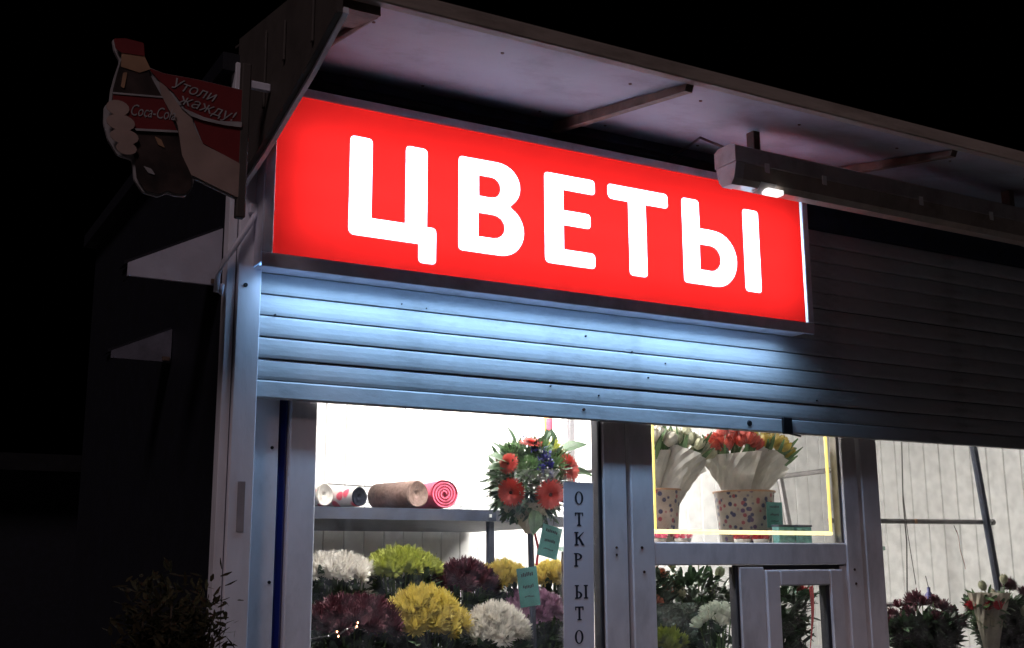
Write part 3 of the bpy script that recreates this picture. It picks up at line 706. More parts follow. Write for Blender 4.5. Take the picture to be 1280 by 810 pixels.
# ------------------------------------------------------------------ flower pieces
def petal(b, base, d, up, ln, wd, curl, segs=3):
    """a narrow petal from base in direction d, curling towards up"""
    d = d.normalized(); s = d.cross(up).normalized(); prev = None; p = Vector(base)
    for i in range(segs+1):
        t = i/segs; wv = wd*(math.sin(PI*(.12+.80*t)))*.5
        q = p + d*ln*t + up*curl*ln*t*t
        a = [b.bm.verts.new(q - s*wv), b.bm.verts.new(q + s*wv)]
        if prev: b.bm.faces.new((prev[0], prev[1], a[1], a[0]))
        prev = a
def mum(name, m, r, seed, n=64, wd=.22, flat=.75):
    """incurved pompon bloom: many short petals over a dome"""
    rn = random.Random(seed); b = MB()
    for i in range(n):
        u = (i+.5)/n; el = math.acos(1-1.45*u); a = i*2.39996+rn.uniform(-.3, .3)
        el2 = min(PI*.95, el+rn.uniform(-.12, .12))
        d = Vector((math.sin(el2)*math.cos(a), math.sin(el2)*math.sin(a), math.cos(el2)*flat))
        up = Vector((0, 0, 1)) - d*d.z
        up = up.normalized() if up.length > 1e-2 else Vector((math.cos(a), math.sin(a), 0))
        petal(b, d*r*.30, d, up, r*rn.uniform(.58, .80), r*wd*1.6, .32*rn.uniform(.3, 1.3), 2)
    b.lathe([(r*.02, r*.48*flat), (r*.30, r*.38*flat), (r*.42, 0), (r*.25, -r*.2)], 8)
    return b.mesh(name, M_[m])
def leafmass(name, m, n, rx_, ry_, z0, z1, ll, seed, out=.6, top=None):
    rn = random.Random(seed); b = MB()
    for _ in range(n):
        a = rn.uniform(0, 2*PI); q = math.sqrt(rn.random()); z = rn.uniform(z0, z1)
        f = .55+.45*(z-z0)/(z1-z0)
        base = Vector((rx_*q*math.cos(a)*f, ry_*q*math.sin(a)*f, z))
        d = Vector((math.cos(a)*out+rn.uniform(-.5, .5), math.sin(a)*out+rn.uniform(-.5, .5), rn.uniform(-.3, .9))).normalized()
        up = Vector((rn.uniform(-.4, .4), rn.uniform(-.4, .4), 1)); up = (up-d*up.dot(d)).normalized()
        petal(b, base, d, up, ll*rn.uniform(.6, 1.2), ll*rn.uniform(.35, .5), rn.uniform(-.3, .2), 3)
    return b.mesh(name, M_[m])
def bucket_mesh(r, h):
    return MB().lathe([(.001, 0), (r*.78, 0), (r*.98, h*.98), (r*1.03, h), (r*.95, h), (r*.74, .01)], 24).mesh('bucket', M_['bucket'], True)
def bunch(label, x, y, ztop, hw, dep, dome, blooms, nb, br, zbase=.946, leafm='leafd', seed=1, name='chrysanthemum_bunch', part='bloom', group=None, leaves=420):
    """a bucket of cut flowers: dome of nb blooms of radius br, half width hw"""
    t = thing(name, label, 'flowers', (x, y, zbase), group)
    rn = random.Random(seed); zt = ztop-zbase; bh = min(.24, (zt)*.42)
    inst('bucket', bucket_mesh(min(hw, dep)*.72, bh), t, (0, 0, 0))
    lm = leafmass('foliage', leafm, leaves, hw*.95, dep*.95, bh*.8, zt-(dome*.9+.045 if part == 'bloom' else .03+min(dome, .08)), .06, seed+50)
    o = inst('foliage', lm, t, (0, 0, 0)); o['kind'] = 'stuff'
    st = MB()
    pts = []
    for i in range(nb):
        q = math.sqrt((i+.5)/nb); a = i*2.39996+seed
        px_, py_ = hw*.90*q*math.cos(a), dep*.90*q*math.sin(a)
        pz = zt-br*.65-dome*(q**2.2)+rn.uniform(-.15, .15)*br
        nrm = Vector((px_/hw*.9, py_/dep*.9, .9+.2*rn.random())).normalized()
        pts.append((px_, py_, pz, nrm))
        st.tube([(px_*.3, py_*.3, bh*.7), (px_*.9, py_*.9, pz-.03), (px_, py_, pz)], .0028, 5)
    o = inst('stems', st.mesh('stems', M_['stem']), t, (0, 0, 0)); o['kind'] = 'stuff'
    for i, (a, b, c, nrm) in enumerate(pts):
        quat = nrm.to_track_quat('Z', 'Y') @ Euler((0, 0, rn.uniform(0, 6)), 'XYZ').to_quaternion()
        inst(part, blooms[i % len(blooms)], t, (a, b, c), quat=quat, sc=rn.uniform(.88, 1.12))
    return t
BL = {k: [mum('bloom', m, .042, 10*i+j, 170, w_*1.05) for j in range(2)] for i, (k, m, w_) in enumerate((('w', 'mwhite', .10), ('y', 'myellow', .11), ('o', 'mgold', .11), ('g', 'mgreen', .12), ('p', 'mpurple', .12), ('l', 'mlilac', .12)))}
# rear row
bunch('white chrysanthemums in the rear row at the left window edge', 1.618, .76, 1.638, 0.148, 0.111, 0.048, BL['w'], 44, .034, seed=2)
bunch('lime green chrysanthemums in the rear row beside the white ones', 1.890, .76, 1.659, 0.157, 0.111, 0.057, BL['g'], 46, .034, seed=3)
bunch('dark maroon chrysanthemums in the rear row behind the yellow ones', 2.162, .76, 1.615, 0.145, 0.102, 0.077, BL['p'], 34, .034, seed=4)
bunch('yellow chrysanthemums in the rear row left of the hanging lower tag', 2.338, .76, 1.610, 0.110, 0.093, 0.057, BL['y'], 26, .034, seed=5)
bunch('yellow chrysanthemums in the rear row nearest the open banner', 2.572, .76, 1.611, 0.100, 0.093, 0.057, BL['y'], 24, .034, seed=6)
# front row
bunch('large dark maroon chrysanthemums in the lower left corner of the window', 1.63, .60, 1.492, .235, .14, .09, BL['p'], 50, .034, seed=7)
bunch('big golden yellow chrysanthemum dome in the front row', 1.90, .58, 1.520, .175, .13, .13, BL['o'], 60, .034, seed=8)
bunch('white chrysanthemum dome in the front row beneath the teal tag', 2.185, .55, 1.455, .130, .12, .10, BL['w'], 42, .034, seed=9)
bunch('dusty lilac chrysanthemums in the front row behind the banner', 2.415, .66, 1.500, .155, .12, .09, BL['l'], 42, .034, seed=11)
# fairy lights in the dark bunch
fl = thing('fairy_lights', 'tiny glowing red and warm fairy lights among the dark front flowers', 'string lights', (1.5, .42, 1.36))
fpts = [(1.46, .40, 1.372), (1.49, .40, 1.385), (1.495, .40, 1.370), (1.53, .41, 1.392), (1.565, .41, 1.400), (1.568, .41, 1.412), (1.56, .41, 1.394)]
MB().tube([(1.38, .42, 1.36)]+fpts+[(1.62, .44, 1.38)], .0015, 5).build('cable', M_['dark'], fl)
for i, p in enumerate(fpts):
    s_ = MB(); s_.lathe([(.0006, -.004), (.0034, 0), (.0006, .004)], 8, Matrix.Translation(Vector(p)+Vector((0, -.006, 0)))); s_.build('bulb', M_['fairy'] if i % 3 else M_['clip'], fl)

# ------------------------------------------------------------------ gerbera bouquet
def gerbera(seed=1):
    rn = random.Random(seed); b = MB()
    for lay, (n, ln, el) in enumerate(((34, .046, 10), (32, .042, 20), (28, .036, 32), (22, .028, 46), (16, .018, 60))):
        for i in range(n):
            a = 2*PI*i/n+lay*.13+rn.uniform(-.05, .05); e_ = R(el+rn.uniform(-4, 4))
            d = Vector((math.cos(a)*math.cos(e_), math.sin(a)*math.cos(e_), math.sin(e_))); up = Vector((-math.cos(a)*math.sin(e_), -math.sin(a)*math.sin(e_), math.cos(e_)))
            petal(b, d*.005, d, up, ln, .0085, -.10, 3)
    return b.mesh('gerbera', M_['gred'])
GM = gerbera()
CM = MB().lathe([(.0001, .015), (.006, .0145), (.0105, .010), (.0115, .003), (.008, 0)], 14).mesh('flower_centre', M_['centre'], True)
bq = thing('gerbera_bouquet', 'round bouquet of red gerberas and green chrysanthemums with broad leaves on a stand', 'bouquet', (2.31, .50, 1.92))
BC = Vector((2.31, .50, 1.92))
view = (Vector((0, -D, 1.6))-BC).normalized(); rgt = Vector((.87, -.50, 0)).normalized(); upv = Vector((0, 0, 1))
def on_ball(x, z, rad=.150):
    """a point of the front of the flower ball at world x,z"""
    dx, dz = x-BC.x, z-BC.z; q = max(0, rad*rad-dx*dx-dz*dz)
    return Vector((dx, -math.sqrt(q), dz))
for i, (x, z, s_) in enumerate(((2.27, 2.055, .95), (2.410, 1.965, 1.15), (2.180, 1.870, 1.12), (2.305, 1.862, 1.18), (2.175, 1.975, .85))):
    p = on_ball(x, z, .165); nrm = (p.normalized()*1.0+view*.35).normalized()
    if i == 0: nrm = Vector((-.1, -.35, .9)).normalized()
    if i == 4: nrm = Vector((-.85, -.5, .2)).normalized()
    g = inst('gerbera', GM, bq, p, quat=nrm.to_track_quat('Z', 'Y'), sc=s_)
    inst('flower_centre', CM, g, (0, 0, .004), sc=.6)
for i, (x, z, k) in enumerate(((2.375, 2.03, 'g'), (2.24, 1.955, 'g'), (2.345, 1.965, 'g'), (2.30, 2.02, 'g'), (2.41, 2.00, 'g'), (2.215, 2.02, 'g'))):
    me = mum('bloom', 'leafm' if i in (1, 2) else 'mgreen', .056, 60+i, 150, .07) if i in (0, 1) else None
    if me: gm_ = me
    p = on_ball(x, z, .140)
    inst('bloom', gm_, bq, p, quat=(p.normalized()+view*.3).normalized().to_track_quat('Z', 'Y'), sc=random.uniform(.85, 1.1))
rn = random.Random(5)
vi = MB()
for k in range(46):      # violet and pale filler flowers
    x, z = 2.292+rn.gauss(0, .016), 1.985+rn.gauss(0, .040); p = on_ball(x, z, .168)
    for j in range(5):
        d = Vector((rn.uniform(-1, 1), rn.uniform(-1, .2), rn.uniform(-1, 1))).normalized(); petal(vi, p, d, Vector((0, -.4, 1)), .014, .010, .1, 2)
o = vi.build('filler_flowers', M_['bluef'], bq, world=False); o['kind'] = 'stuff'
vi = MB()
for k in range(34):
    x, z = 2.30+rn.gauss(0, .075), 1.93+rn.gauss(0, .055); p = on_ball(x, z, .172)
    for j in range(4):
        d = Vector((rn.uniform(-1, 1), rn.uniform(-1, .2), rn.uniform(-1, 1))).normalized(); petal(vi, p, d, Vector((0, -.4, 1)), .006, .006, .1, 2)
o = vi.build('babys_breath', M_['mwhite'], bq, world=False); o['kind'] = 'stuff'
gl = MB(); rn = random.Random(9)
for k in range(1300):
    a = rn.uniform(0, 2*PI); e_ = math.asin(rn.uniform(-.95, .95)); r3 = rn.uniform(.07, .150)
    p = Vector((r3*math.cos(a)*math.cos(e_), r3*math.sin(a)*math.cos(e_), r3*math.sin(e_))); d = (p.normalized()+Vector((rn.uniform(-.6, .6), rn.uniform(-.6, .6), rn.uniform(-.6, .6)))).normalized()
    up = Vector((rn.uniform(-1, 1), rn.uniform(-1, 1), 1)); up = (up-d*up.dot(d)).normalized(); petal(gl, p, d, up, rn.uniform(.03, .06), .018, rn.uniform(-.3, .3), 3)
o = gl.build('greenery', M_['leafd'], bq, world=False); o['kind'] = 'stuff'
def leaf(base, d, ln, wd, curl=-.2, m='leafd', parent=bq):
    b = MB(); d = Vector(d).normalized(); up = Vector((.1, -.6, .8)); up = (up-d*up.dot(d)).normalized(); s = d.cross(up)
    prev = None; n = 7
    for i in range(n+1):
        t = i/n; wv = wd*(math.sin(PI*min(1, (t*.93+.05)**.8))**.85)*.5; c = Vector(base)+d*ln*t+up*curl*ln*t*t
        a = [b.bm.verts.new(c-s*wv+up*wv*.25), b.bm.verts.new(c), b.bm.verts.new(c+s*wv+up*wv*.25)]
        if prev:
            for j in range(2): b.bm.faces.new((prev[j], prev[j+1], a[j+1], a[j]))
        prev = a
    return b.build('leaf', M_[m], parent, world=False)
for base, d, ln, wd in (((-.135, -.06, .065), (-.8, -.3, .28), .095, .060), ((-.14, -.06, .045), (-.9, -.1, .02), .08, .05), ((.115, -.05, .12), (.72, -.2, .30), .115, .062), ((.10, -.03, .14), (-.1, 0, .9), .07, .035), ((.155, -.08, .04), (.8, -.2, -.1), .09, .055),
                        ((.13, -.12, -.09), (.5, -.3, -.6), .11, .07), ((.06, -.15, -.12), (.3, -.4, -.8), .10, .065), ((-.05, -.13, -.12), (-.3, -.4, -.7), .10, .06), ((-.06, 0, .14), (-.3, 0, .8), .08, .03), ((.07, 0, .15), (.3, 0, .7), .09, .03), ((-.12, -.02, .10), (-.6, 0, .6), .08, .03), ((.15, -.11, -.02), (.7, -.4, -.4), .09, .055)):
    leaf(base, d, ln, wd)
# wrapping paper cone and stand pole
def cone_wrap(name, m, parent, zt, zb, rt, rb, seed, seg=30, mtx=None, wob=.16, smooth=False):
    rn = random.Random(seed); ph = [rn.uniform(0, 6) for _ in range(4)]; b = MB()
    prof = [(rb+(rt-rb)*(t**1.25), zb+(zt-zb)*t) for t in [i/7 for i in range(8)]]
    b.lathe(prof, seg, mtx, lambda u, j: wob*(j/7)*(.6*math.sin(u*2*PI*3+ph[0])+.4*math.sin(u*2*PI*7+ph[1])+.45*math.sin(u*2*PI*5+ph[2]+j*.5)+.25*math.sin(u*97+j*3.1)))
    return b.build(name, M_[m], parent, smooth, world=False)
cone_wrap('wrapping', 'creamp', bq, -.09, -.20, .125, .018, 4)
cone_wrap('cellophane_wrap', 'cello', bq, .03, -.19, .175, .02, 8, wob=.2)
MB().tube([(2.312, .50, 1.73), (2.330, .50, .97)], .012, 8).build('stand_pole', M_['shelf'], bq)
MB().tube([(2.318, .484, 1.735), (2.330, .470, 1.66), (2.322, .474, 1.60)], .005, 6).build('ribbon', M_['red'], bq)
def price_tag(label, cx, cz_, y, wd, ht, rot):
    t = thing('price_tag', label, 'price tag', (cx, y, cz_)); t.rotation_euler = (0, rot, 0)
    MB().box(-wd/2, wd/2, -.001, .001, -ht/2, ht/2).build('card', M_['teal'], t, world=False)
    for j, (z, wf, h_) in enumerate(((.33, .62, .10), (.02, .55, .09), (-.24, .5, .04))):
        b = MB(); n = 7
        for k in range(n):
            xx = -wd*wf/2+wd*wf*k/n; dz = random.uniform(-.012, .012)*ht
            b.box(xx, xx+wd*wf/n*.62, -.0022, -.0014, ht*z+dz-ht*h_/2, ht*z+dz+ht*h_*random.uniform(.2, .5))
        b.build('handwriting', M_['ink'], t, world=False)
    b = MB(); b.tube([(0, 0, ht/2), (.002, .004, ht/2+.03)], .0012, 5); b.build('string', M_['wire'], t, world=False)
    return t
price_tag('teal price tag hanging directly beneath the gerbera bouquet', 2.356, 1.688, .43, .088, .120, R(14))
price_tag('teal price tag lower down between the yellow chrysanthemum bunches', 2.216, 1.523, .355, .085, .140, R(-7))
# balloon-like pick and interior post
pk = thing('heart_pick', 'small pink and yellow ornament on a thin stick above the bouquet', 'ornament', (2.41, .52, 2.0))
MB().tube([(2.412, .52, 1.98), (2.409, .52, 2.11)], .0025, 6).build('stick', M_['metal'], pk)
MB().lathe([(.002, -.016), (.014, -.006), (.015, .045), (.010, .060), (.001, .064)], 14, Matrix.Translation((2.408, .52, 2.125))).build('ornament_body', mat('orange_foil', (.85, .42, .12), .35), pk, True)
MB().lathe([(.0152, .0), (.0156, .03), (.0152, .045)], 14, Matrix.Translation((2.411, .516, 2.125))).build('ornament_band', M_['pink'], pk, True)
MB().box(2.775, 2.802, .93, .955, .946, ZC-.002, .002).build('upright', mat('grey_upright', (.34, .33, .35), .5), Rk)
MB().tube([(2.70, .94, 1.985), (2.95, .94, 2.02)], .010, 8).build('cross_bar', M_['metal'], Rk)
crumple('cellophane_bundle', 'clear cellophane scraps hanging behind the right leaf of the bouquet', (2.83, .98, 2.03), .07, .05, .05, 'cello', 12)
crumple('cellophane_bundle', 'tall crumpled cellophane leaning behind the left side of the bouquet', (2.33, .80, 1.925), .075, .05, .100, 'cello', 15)

# ------------------------------------------------------------------ tulips in wrapping behind the door pane
DS = thing('door_shelf', 'shelf with vases just behind the upper door pane', 'shelf', (3.2, .5, .12))
MB().box(2.50, 3.925, .22, .60, 1.655, 1.672, .003).build('shelf_board', M_['gsheet'], DS)
for (x, y) in ((2.51, .57), (3.90, .57)): MB().box(x, x+.025, y, y+.025, .12, 1.654).build('post', M_['metal'], DS)
def tulip_mesh(m, h=.052, r=.019, seed=1):
    rn = random.Random(seed); b = MB()
    for lay in range(2):
        for i in range(3):
            a0 = 2*PI*i/3+lay*PI/3; prev = None
            for k in range(6):
                t = k/5; rr_ = r*(.25+.95*math.sin(PI*(.12+.72*t)))*(1-.06*lay); z = h*t; hw_ = .72*(math.sin(PI*min(.97, .2+.75*t)))+.08
                row = [b.bm.verts.new((rr_*math.cos(a0+q*hw_), rr_*math.sin(a0+q*hw_), z)) for q in (-1, 0, 1)]
                if prev:
                    for j in range(2): b.bm.faces.new((prev[j], prev[j+1], row[j+1], row[j]))
                prev = row
    return b.mesh('tulip_head', M_[m], True)
def tulips(label, x, z_vase, y, top_x, top_z, half, heads, n, seed, wrap='whitep', hr=1.0, tilt=None, leaves=10, wtop=.62):
    base = Vector((x, y, z_vase)); t = thing('tulip_bunch', label, 'flowers', base, 'paper wrapped tulip bunches')
    ax = Vector((top_x-x, 0.0, top_z-z_vase)); Lh = ax.length; q = ax.normalized().to_track_quat('Z', 'Y'); Mx = q.to_matrix().to_4x4()
    rn = random.Random(seed)
    cone_wrap('wrapping', wrap, t, Lh*wtop, 0.0, half*1.05, half*.42, seed, mtx=Mx, wob=.24)
    for i in range(n):
        qq = math.sqrt((i+.5)/n); a = i*2.39996; rad = half*.95*qq
        p = Mx @ Vector((rad*math.cos(a), rad*math.sin(a), Lh*(.86-.18*qq)+rn.uniform(-.012, .012)))
        d = (Mx.to_3x3() @ Vector((math.cos(a)*qq*.9, math.sin(a)*qq*.9, 1))).normalized()
        inst('tulip_head', heads, t, p, quat=d.to_track_quat('Z', 'Y') @ Euler((0, 0, rn.uniform(0, 6))).to_quaternion(), sc=hr*rn.uniform(.85, 1.12))
    b = MB()
    for i in range(leaves*3):
        a = rn.uniform(0, 6.28); p = Mx @ Vector((half*.75*math.cos(a)*rn.random(), half*.75*math.sin(a)*rn.random(), Lh*.48))
        d = (Mx.to_3x3() @ Vector((math.cos(a)*.6, math.sin(a)*.6, 1))).normalized(); up = Vector((rn.uniform(-1, 1), rn.uniform(-1, 1), .3)); up = (up-d*up.dot(d)).normalized()
        petal(b, p, d, up, Lh*rn.uniform(.28, .5), .022, rn.uniform(-.2, .3), 4)
    o = b.build('leaves', M_['leafm'], t, world=False); o['kind'] = 'stuff'
    return t
TM = {k: tulip_mesh(m, seed=i) for i, (k, m) in enumerate((('r', 'tred'), ('y', 'tyel'), ('g', 'tgrn'), ('w', 'twht')))}
def vase(label, x, y, r, z0, z1):
    t = thing('patterned_vase', label, 'vase', (x, y, z0)); h = z1-z0
    MB().lathe([(.001, 0), (r*.80, 0), (r*.84, .01), (r*1.0, h*.97), (r*1.03, h), (r*.96, h), (r*.78, .02)], 28).build('body', M_['vase'], t, True, False)
    MB().lathe([(r*1.035, h*.965), (r*1.045, h*.985), (r*1.035, h)], 28).build('rim', M_['pgold'], t, True, False)
    return t
vase('flower patterned vase in the middle of the upper door pane', 3.345, .45, .128, 1.673, 1.905)
vase('flower patterned vase at the left edge of the upper door pane', 2.87, .45, .105, 1.673, 1.90)
tulips('red orange tulips in white paper at the centre of the door pane', 3.30, 1.86, .44, 3.270, 2.185, .110, TM['r'], 26, 21, hr=1.05)
tulips('yellow green tulips in white paper leaning right beside the red ones', 3.385, 1.86, .45, 3.545, 2.175, .092, TM['y'], 18, 22, hr=1.0, leaves=14)
tulips('pale pinkish green buds in white paper leaning over the left vase', 2.93, 1.84, .44, 3.060, 2.165, .105, TM['g'], 22, 23, hr=.95, leaves=16)
tulips('cream white tulips at the far left edge of the door pane', 2.855, 1.86, .47, 2.845, 2.175, .095, TM['w'], 18, 24, hr=1.1)
price_tag('teal price tag stuck on the middle patterned vase', 3.375, 1.800, .300, .085, .105, R(0))
# low row of small flower boxes at the bottom of that pane
rn = random.Random(44)
for i, (x, k, lab) in enumerate(((2.63, 'pink', 'first low pot of pink flowers from the left on the door shelf'), (2.74, 'pink', 'second low pot of pink flowers from the left on the door shelf'), (2.86, 'pink', 'third low pot of pink flowers below the gap between vases'), (3.16, 'redp', 'low pot of red flowers under the middle vase tag'), (3.26, 'redp', 'rightmost low pot of red flowers beside the teal boxes'))):
    t = thing('flower_pot', lab, 'potted flowers', (x, .26, 1.673))
    MB().lathe([(.001, 0), (.026, 0), (.034, .026), (.03, .026)], 16).build('pot', M_['whitep'], t, True, False)
    me = mum('bloom', k, .018, 80+i, 30, .16)
    for j in range(6): inst('bloom', me, t, (.026*math.cos(j*1.05), .026*math.sin(j*1.05), .030+.004*(j % 2)), (rn.uniform(-.5, .5), rn.uniform(-.5, .5), 0))
for i, (x, lab) in enumerate(((3.335, 'teal printed box left of its twin at the right end of the door shelf'), (3.43, 'teal printed box in the lower right corner of the door pane'))):
    t = thing('printed_box', lab, 'box', (x, .20, 1.673))
    MB().box(-.042, .042, -.01, .03, 0, .075, .002).build('carton', M_['tealbox'], t, world=False)
    MB().box(-.044, .044, -.012, .032, .0755, .083, .001).build('lid', M_['shelf'], t, world=False)
# right-hand bars of a stand seen through the door pane
sd = thing('pipe_stand', 'grey pipe stand with a slanting post behind the tulips', 'stand', (4.8, 1.7, .12))
MB().tube([(4.80, 1.80, 2.105), (4.80, 1.35, 2.115)], .014, 8).build('cross_bar', M_['metal'], sd)
MB().tube([(4.80, 1.82, 2.20), (4.80, 1.745, 1.80), (4.80, 1.70, .14)], .020, 8).build('post', M_['metal'], sd)
MB().tube([(4.80, 1.36, 2.11), (4.80, 1.36, .14)], .014, 8).build('post', M_['metal'], sd)

# ------------------------------------------------------------------ lower door panes
def rose_mesh(m, r=.026):
    b = MB()
    for lay, (n, rr_, hh, op) in enumerate(((3, .35, 1.0, .1), (4, .6, .95, .35), (5, .85, .8, .7), (6, 1.0, .6, 1.0))):
        for i in range(n):
            a0 = 2*PI*i/n+lay*.5; prev = None
            for k in range(4):
                tt = k/3; r3 = r*rr_*(.35+.65*tt)*(1+.15*op*tt); z = r*1.3*hh*tt-(.1*r*op*tt*tt)
                row = [b.bm.verts.new((r3*math.cos(a0+q*3.4/n*.5*2), r3*math.sin(a0+q*3.4/n*.5*2), z)) for q in (-.5, 0, .5)]
                if prev:
                    for j in range(2): b.bm.faces.new((prev[j], prev[j+1], row[j+1], row[j]))
                prev = row
    return b.mesh('rose_head', M_[m], True)
RMd = rose_mesh('mpurple', .028)
RW, RS, RR_ = rose_mesh('mwhite', .032), rose_mesh('rosep', .030), rose_mesh('redp', .030)
def rose_bunch(label, x, y, zt, hw, dep, heads, n, seed, zbase=1.0, leaves=260, leafm='leafd', spread=.10):
    return bunch(label, x, y, zt, hw, dep, spread, heads, n, .030, zbase, leafm, seed, 'rose_bunch', 'rose_head', None, leaves)
Bt = thing('flower_bench', 'low bench carrying rose buckets behind the lower door panes', 'bench', (3.3, .4, .12))
MB().box(2.50, 5.50, .16, .74, .97, .995, .003).build('bench_top', M_['shelf'], Bt)
for x in (2.52, 3.9, 5.44):
    for y in (.18, .70): MB().box(x, x+.03, y, y+.03, .12, .969).build('leg', M_['shelf'], Bt)
rose_bunch('salmon roses among dark leaves at the left of the lower door pane', 2.83, .52, 1.66, .17, .12, [RS], 12, 31, .996, 900, spread=.22)
rose_bunch('dark leafy bunch with a few pale buds behind the glass sheet', 3.16, .58, 1.66, .20, .12, [TM['g']], 5, 32, .996, 900, spread=.2)
rose_bunch('cluster of white roses low behind the left door pane', 3.03, .28, 1.440, .085, .06, [RW], 12, 33, .996, 60, spread=.06)
rose_bunch('small yellow green bunch low in the corner beside the white roses', 2.80, .30, 1.345, .085, .06, [BL['g'][0]], 9, 34, .996, 100, 'leafm', spread=.04)
rose_bunch('dark leaves with one red rose behind the small hatch pane', 3.46, .40, 1.60, .17, .12, [RR_], 3, 35, .996, 900, spread=.24)
o = MB().box(2.60, 3.02, .385, .390, 1.00, 1.452, .001).build('glass_sheet', M_['gsheet']); tag(o, 'greenish glass sheet standing between roses behind the lower door pane', 'glass sheet')
rb = MB(); prev = None
for k in range(12):
    t_ = k/11; x = 3.395-.020*t_+.008*math.sin(t_*5); z = 1.508-.30*t_; wv = .014*(1-.7*t_)
    row = [rb.bm.verts.new((x-wv, .13, z)), rb.bm.verts.new((x+wv, .135, z+.01))]
    if prev: rb.bm.faces.new((prev[0], prev[1], row[1], row[0]))
    prev = row
tag(rb.build('red_ribbon', M_['red']), 'red ribbon hanging in front of leaves behind the hatch pane', 'ribbon')

# ------------------------------------------------------------------ right window contents
tag(MB().tube([(4.497, .60, ZC-.01), (4.497, .60, 2.17), (4.478, .60, 1.90), (4.482, .60, 1.70), (4.455, .60, 1.41), (4.45, .60, .40)], .0035, 6).build('hanging_cable', M_['wire']), 'thin dark cable hanging at the left of the right window', 'cable', None)
tag(MB().tube([(4.512, .61, ZC-.01), (4.508, .61, 2.17), (4.492, .61, 1.95), (4.505, .61, 1.74), (4.535, .61, 1.50)], .002, 6).build('hanging_cable', M_['wire']), 'finer second cable tangled just right of the dark hanging one', 'cable', None)
ps = thing('clothes_rail_stand', 'dark rail on a leaning post in front of the right white wall', 'stand', (4.9, .60, .996))
MB().tube([(4.0, .62, 1.797), (5.140, .62, 1.804)], .012, 8).build('rail', M_['metal'], ps)
MB().tube([(5.000, .60, 2.34), (5.115, .60, 1.495), (5.17, .60, 1.0)], .019, 8).build('post', M_['shelf'], ps)
MB().tube([(5.13, .62, 1.804), (5.150, .62, 1.804)], .016, 8).build('end_cap', M_['metal'], ps)
MB().box(4.56, 4.572, .603, .612, 1.79, 1.812).build('clip', M_['pgold'], ps)
rt = thing('string_of_tags', 'slim red and white streamer hanging from the dark rail', 'streamer', (4.86, .6, 1.57))
b = MB(); prev = None
for k in range(10):
    t_ = k/9; x = 4.843+.04*t_+.004*math.sin(t_*9); z = 1.760-.19*t_
    row = [b.bm.verts.new((x-.006, .598, z)), b.bm.verts.new((x+.006, .604, z))]
    if prev: b.bm.faces.new((prev[0], prev[1], row[1], row[0]))
    prev = row
b.build('red_tape', mat('faded_red_tape', (.50, .17, .14), .5, var=.3, scale=70), rt)
MB().tube([(4.838, .61, 1.785), (4.843, .60, 1.75)], .002, 5).build('hook', M_['wire'], rt)
tag(MB().box(4.20, 4.72, .70, .86, 1.395, 1.410, .002).build('wall_ledge', M_['metal']), 'narrow grey ledge behind the plants in the right window', 'ledge')
pp = thing('purple_bottle', 'little violet bottle ornament standing above the dark plants', 'ornament', (4.61, .60, 1.41))
MB().lathe([(.001, 0), (.022, .002), (.026, .02), (.018, .042), (.008, .055), (.008, .075), (.001, .078)], 16).build('body', M_['bluef'], pp, True, False)
MB().tube([(0, 0, .07), (-.015, 0, .13)], .002, 5).build('stick', M_['wire'], pp, world=False)
rose_bunch('dark leafy bunch with maroon roses at the left of the right window', 4.44, .50, 1.455, .25, .13, [BL['p'][0], RMd], 16, 41, .996, 1700, spread=.12)
rose_bunch('dark spiky leafy bunch at the right of the right window', 5.02, .50, 1.525, .24, .13, [TM['g'], BL['p'][0]], 9, 42, .996, 1900, spread=.16)
wb = thing('wrapped_bouquet', 'cream paper cone bouquet with red blooms between the dark plants', 'bouquet', (4.80, .42, 1.10))
cone_wrap('wrapping', 'creamp', wb, .36, 0.0, .085, .02, 77, wob=.28)
for i, (a, b_) in enumerate(((-.05, .0), (-.02, -.05), (.03, .02), (-.07, .06))): inst('rose_head', RR_, wb, (a, b_-.03, .285), (rn.uniform(-.4, .4), rn.uniform(-.4, .4), 0), 1.1)
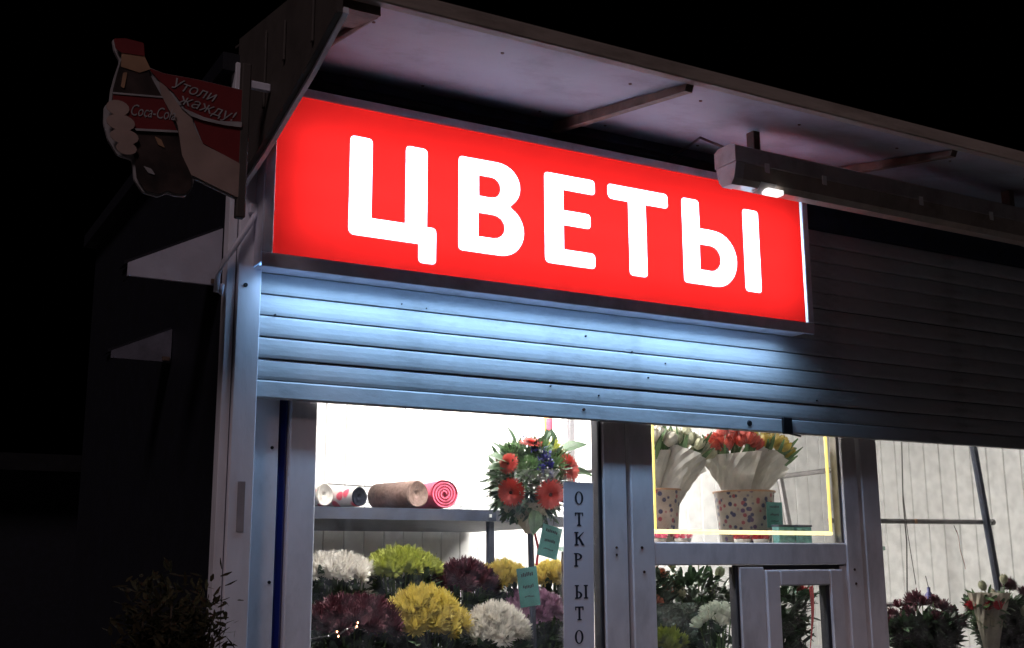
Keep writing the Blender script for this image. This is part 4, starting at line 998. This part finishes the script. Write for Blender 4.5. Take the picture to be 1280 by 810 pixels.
o = inst('foliage', leafmass('foliage', 'leafm', 90, .09, .09, .2, .36, .06, 9), wb, (0, 0, 0)); o['kind'] = 'stuff'
# thin cable in the corner of the left window
tag(MB().tube([(1.27, .30, 2.04), (1.42, .50, 2.17), (1.6, .8, 2.35), (1.8, 1.2, 2.60)], .003, 6).build('thin_cable', M_['wire']), 'thin slanting cable in the top left corner of the window', 'cable')

# ------------------------------------------------------------------ dry bush in the dark foreground
sh = thing('dark_backdrop', 'almost black low shed block added to darken the night behind the kiosk', 'backdrop', (-4, 9, 0))
MB().box(-14, 3.0, 8, 11, .0, 2.5).build('wall', M_['side'], sh)  # added dark block covers the lit ground so the night stays black
MB().prism([(7.7, 2.45), (11.3, 2.45), (11.3, 2.55), (7.7, 2.60)], 0, -14.3, 3.3).build('roof', M_['dark'], sh)
MB().box(-3.2, -2.3, 7.95, 7.999, .0, 2.0, .01).build('door', M_['navy'], sh)
bs = thing('dry_bush', 'dim brownish bush beside the kiosk corner at the bottom left', 'bush', (.62, -.85, .10))
rn = random.Random(3); tr = MB(); lf = MB()
for i in range(40):
    a = rn.uniform(0, 6.28); q = rn.uniform(.02, .13); top = Vector((q*math.cos(a), q*math.sin(a), rn.uniform(1.16, 1.52)-q*.9))
    mid = Vector((top.x*.4, top.y*.4, top.z*.55)); tr.tube([(0, 0, 0), mid, top], [.008, .005, .002], 5)
    for k in range(480):
        t_ = rn.uniform(.4, 1.02); p = mid.lerp(top, (t_-.4)/.6)+Vector((rn.gauss(0, .028), rn.gauss(0, .028), rn.gauss(0, .028)))
        d = Vector((rn.uniform(-1, 1), rn.uniform(-1, 1), rn.uniform(-.4, 1))).normalized(); up = Vector((rn.uniform(-1, 1), rn.uniform(-1, 1), 1)); up = (up-d*up.dot(d)).normalized()
        petal(lf, p, d, up, rn.uniform(.018, .034), .010, rn.uniform(-.3, .3), 2)
inst('stems', tr.mesh('stems', M_['twig']), bs, (0, 0, 0))['kind'] = 'stuff'
inst('foliage', lf.mesh('foliage', M_['dry']), bs, (0, 0, 0))['kind'] = 'stuff'
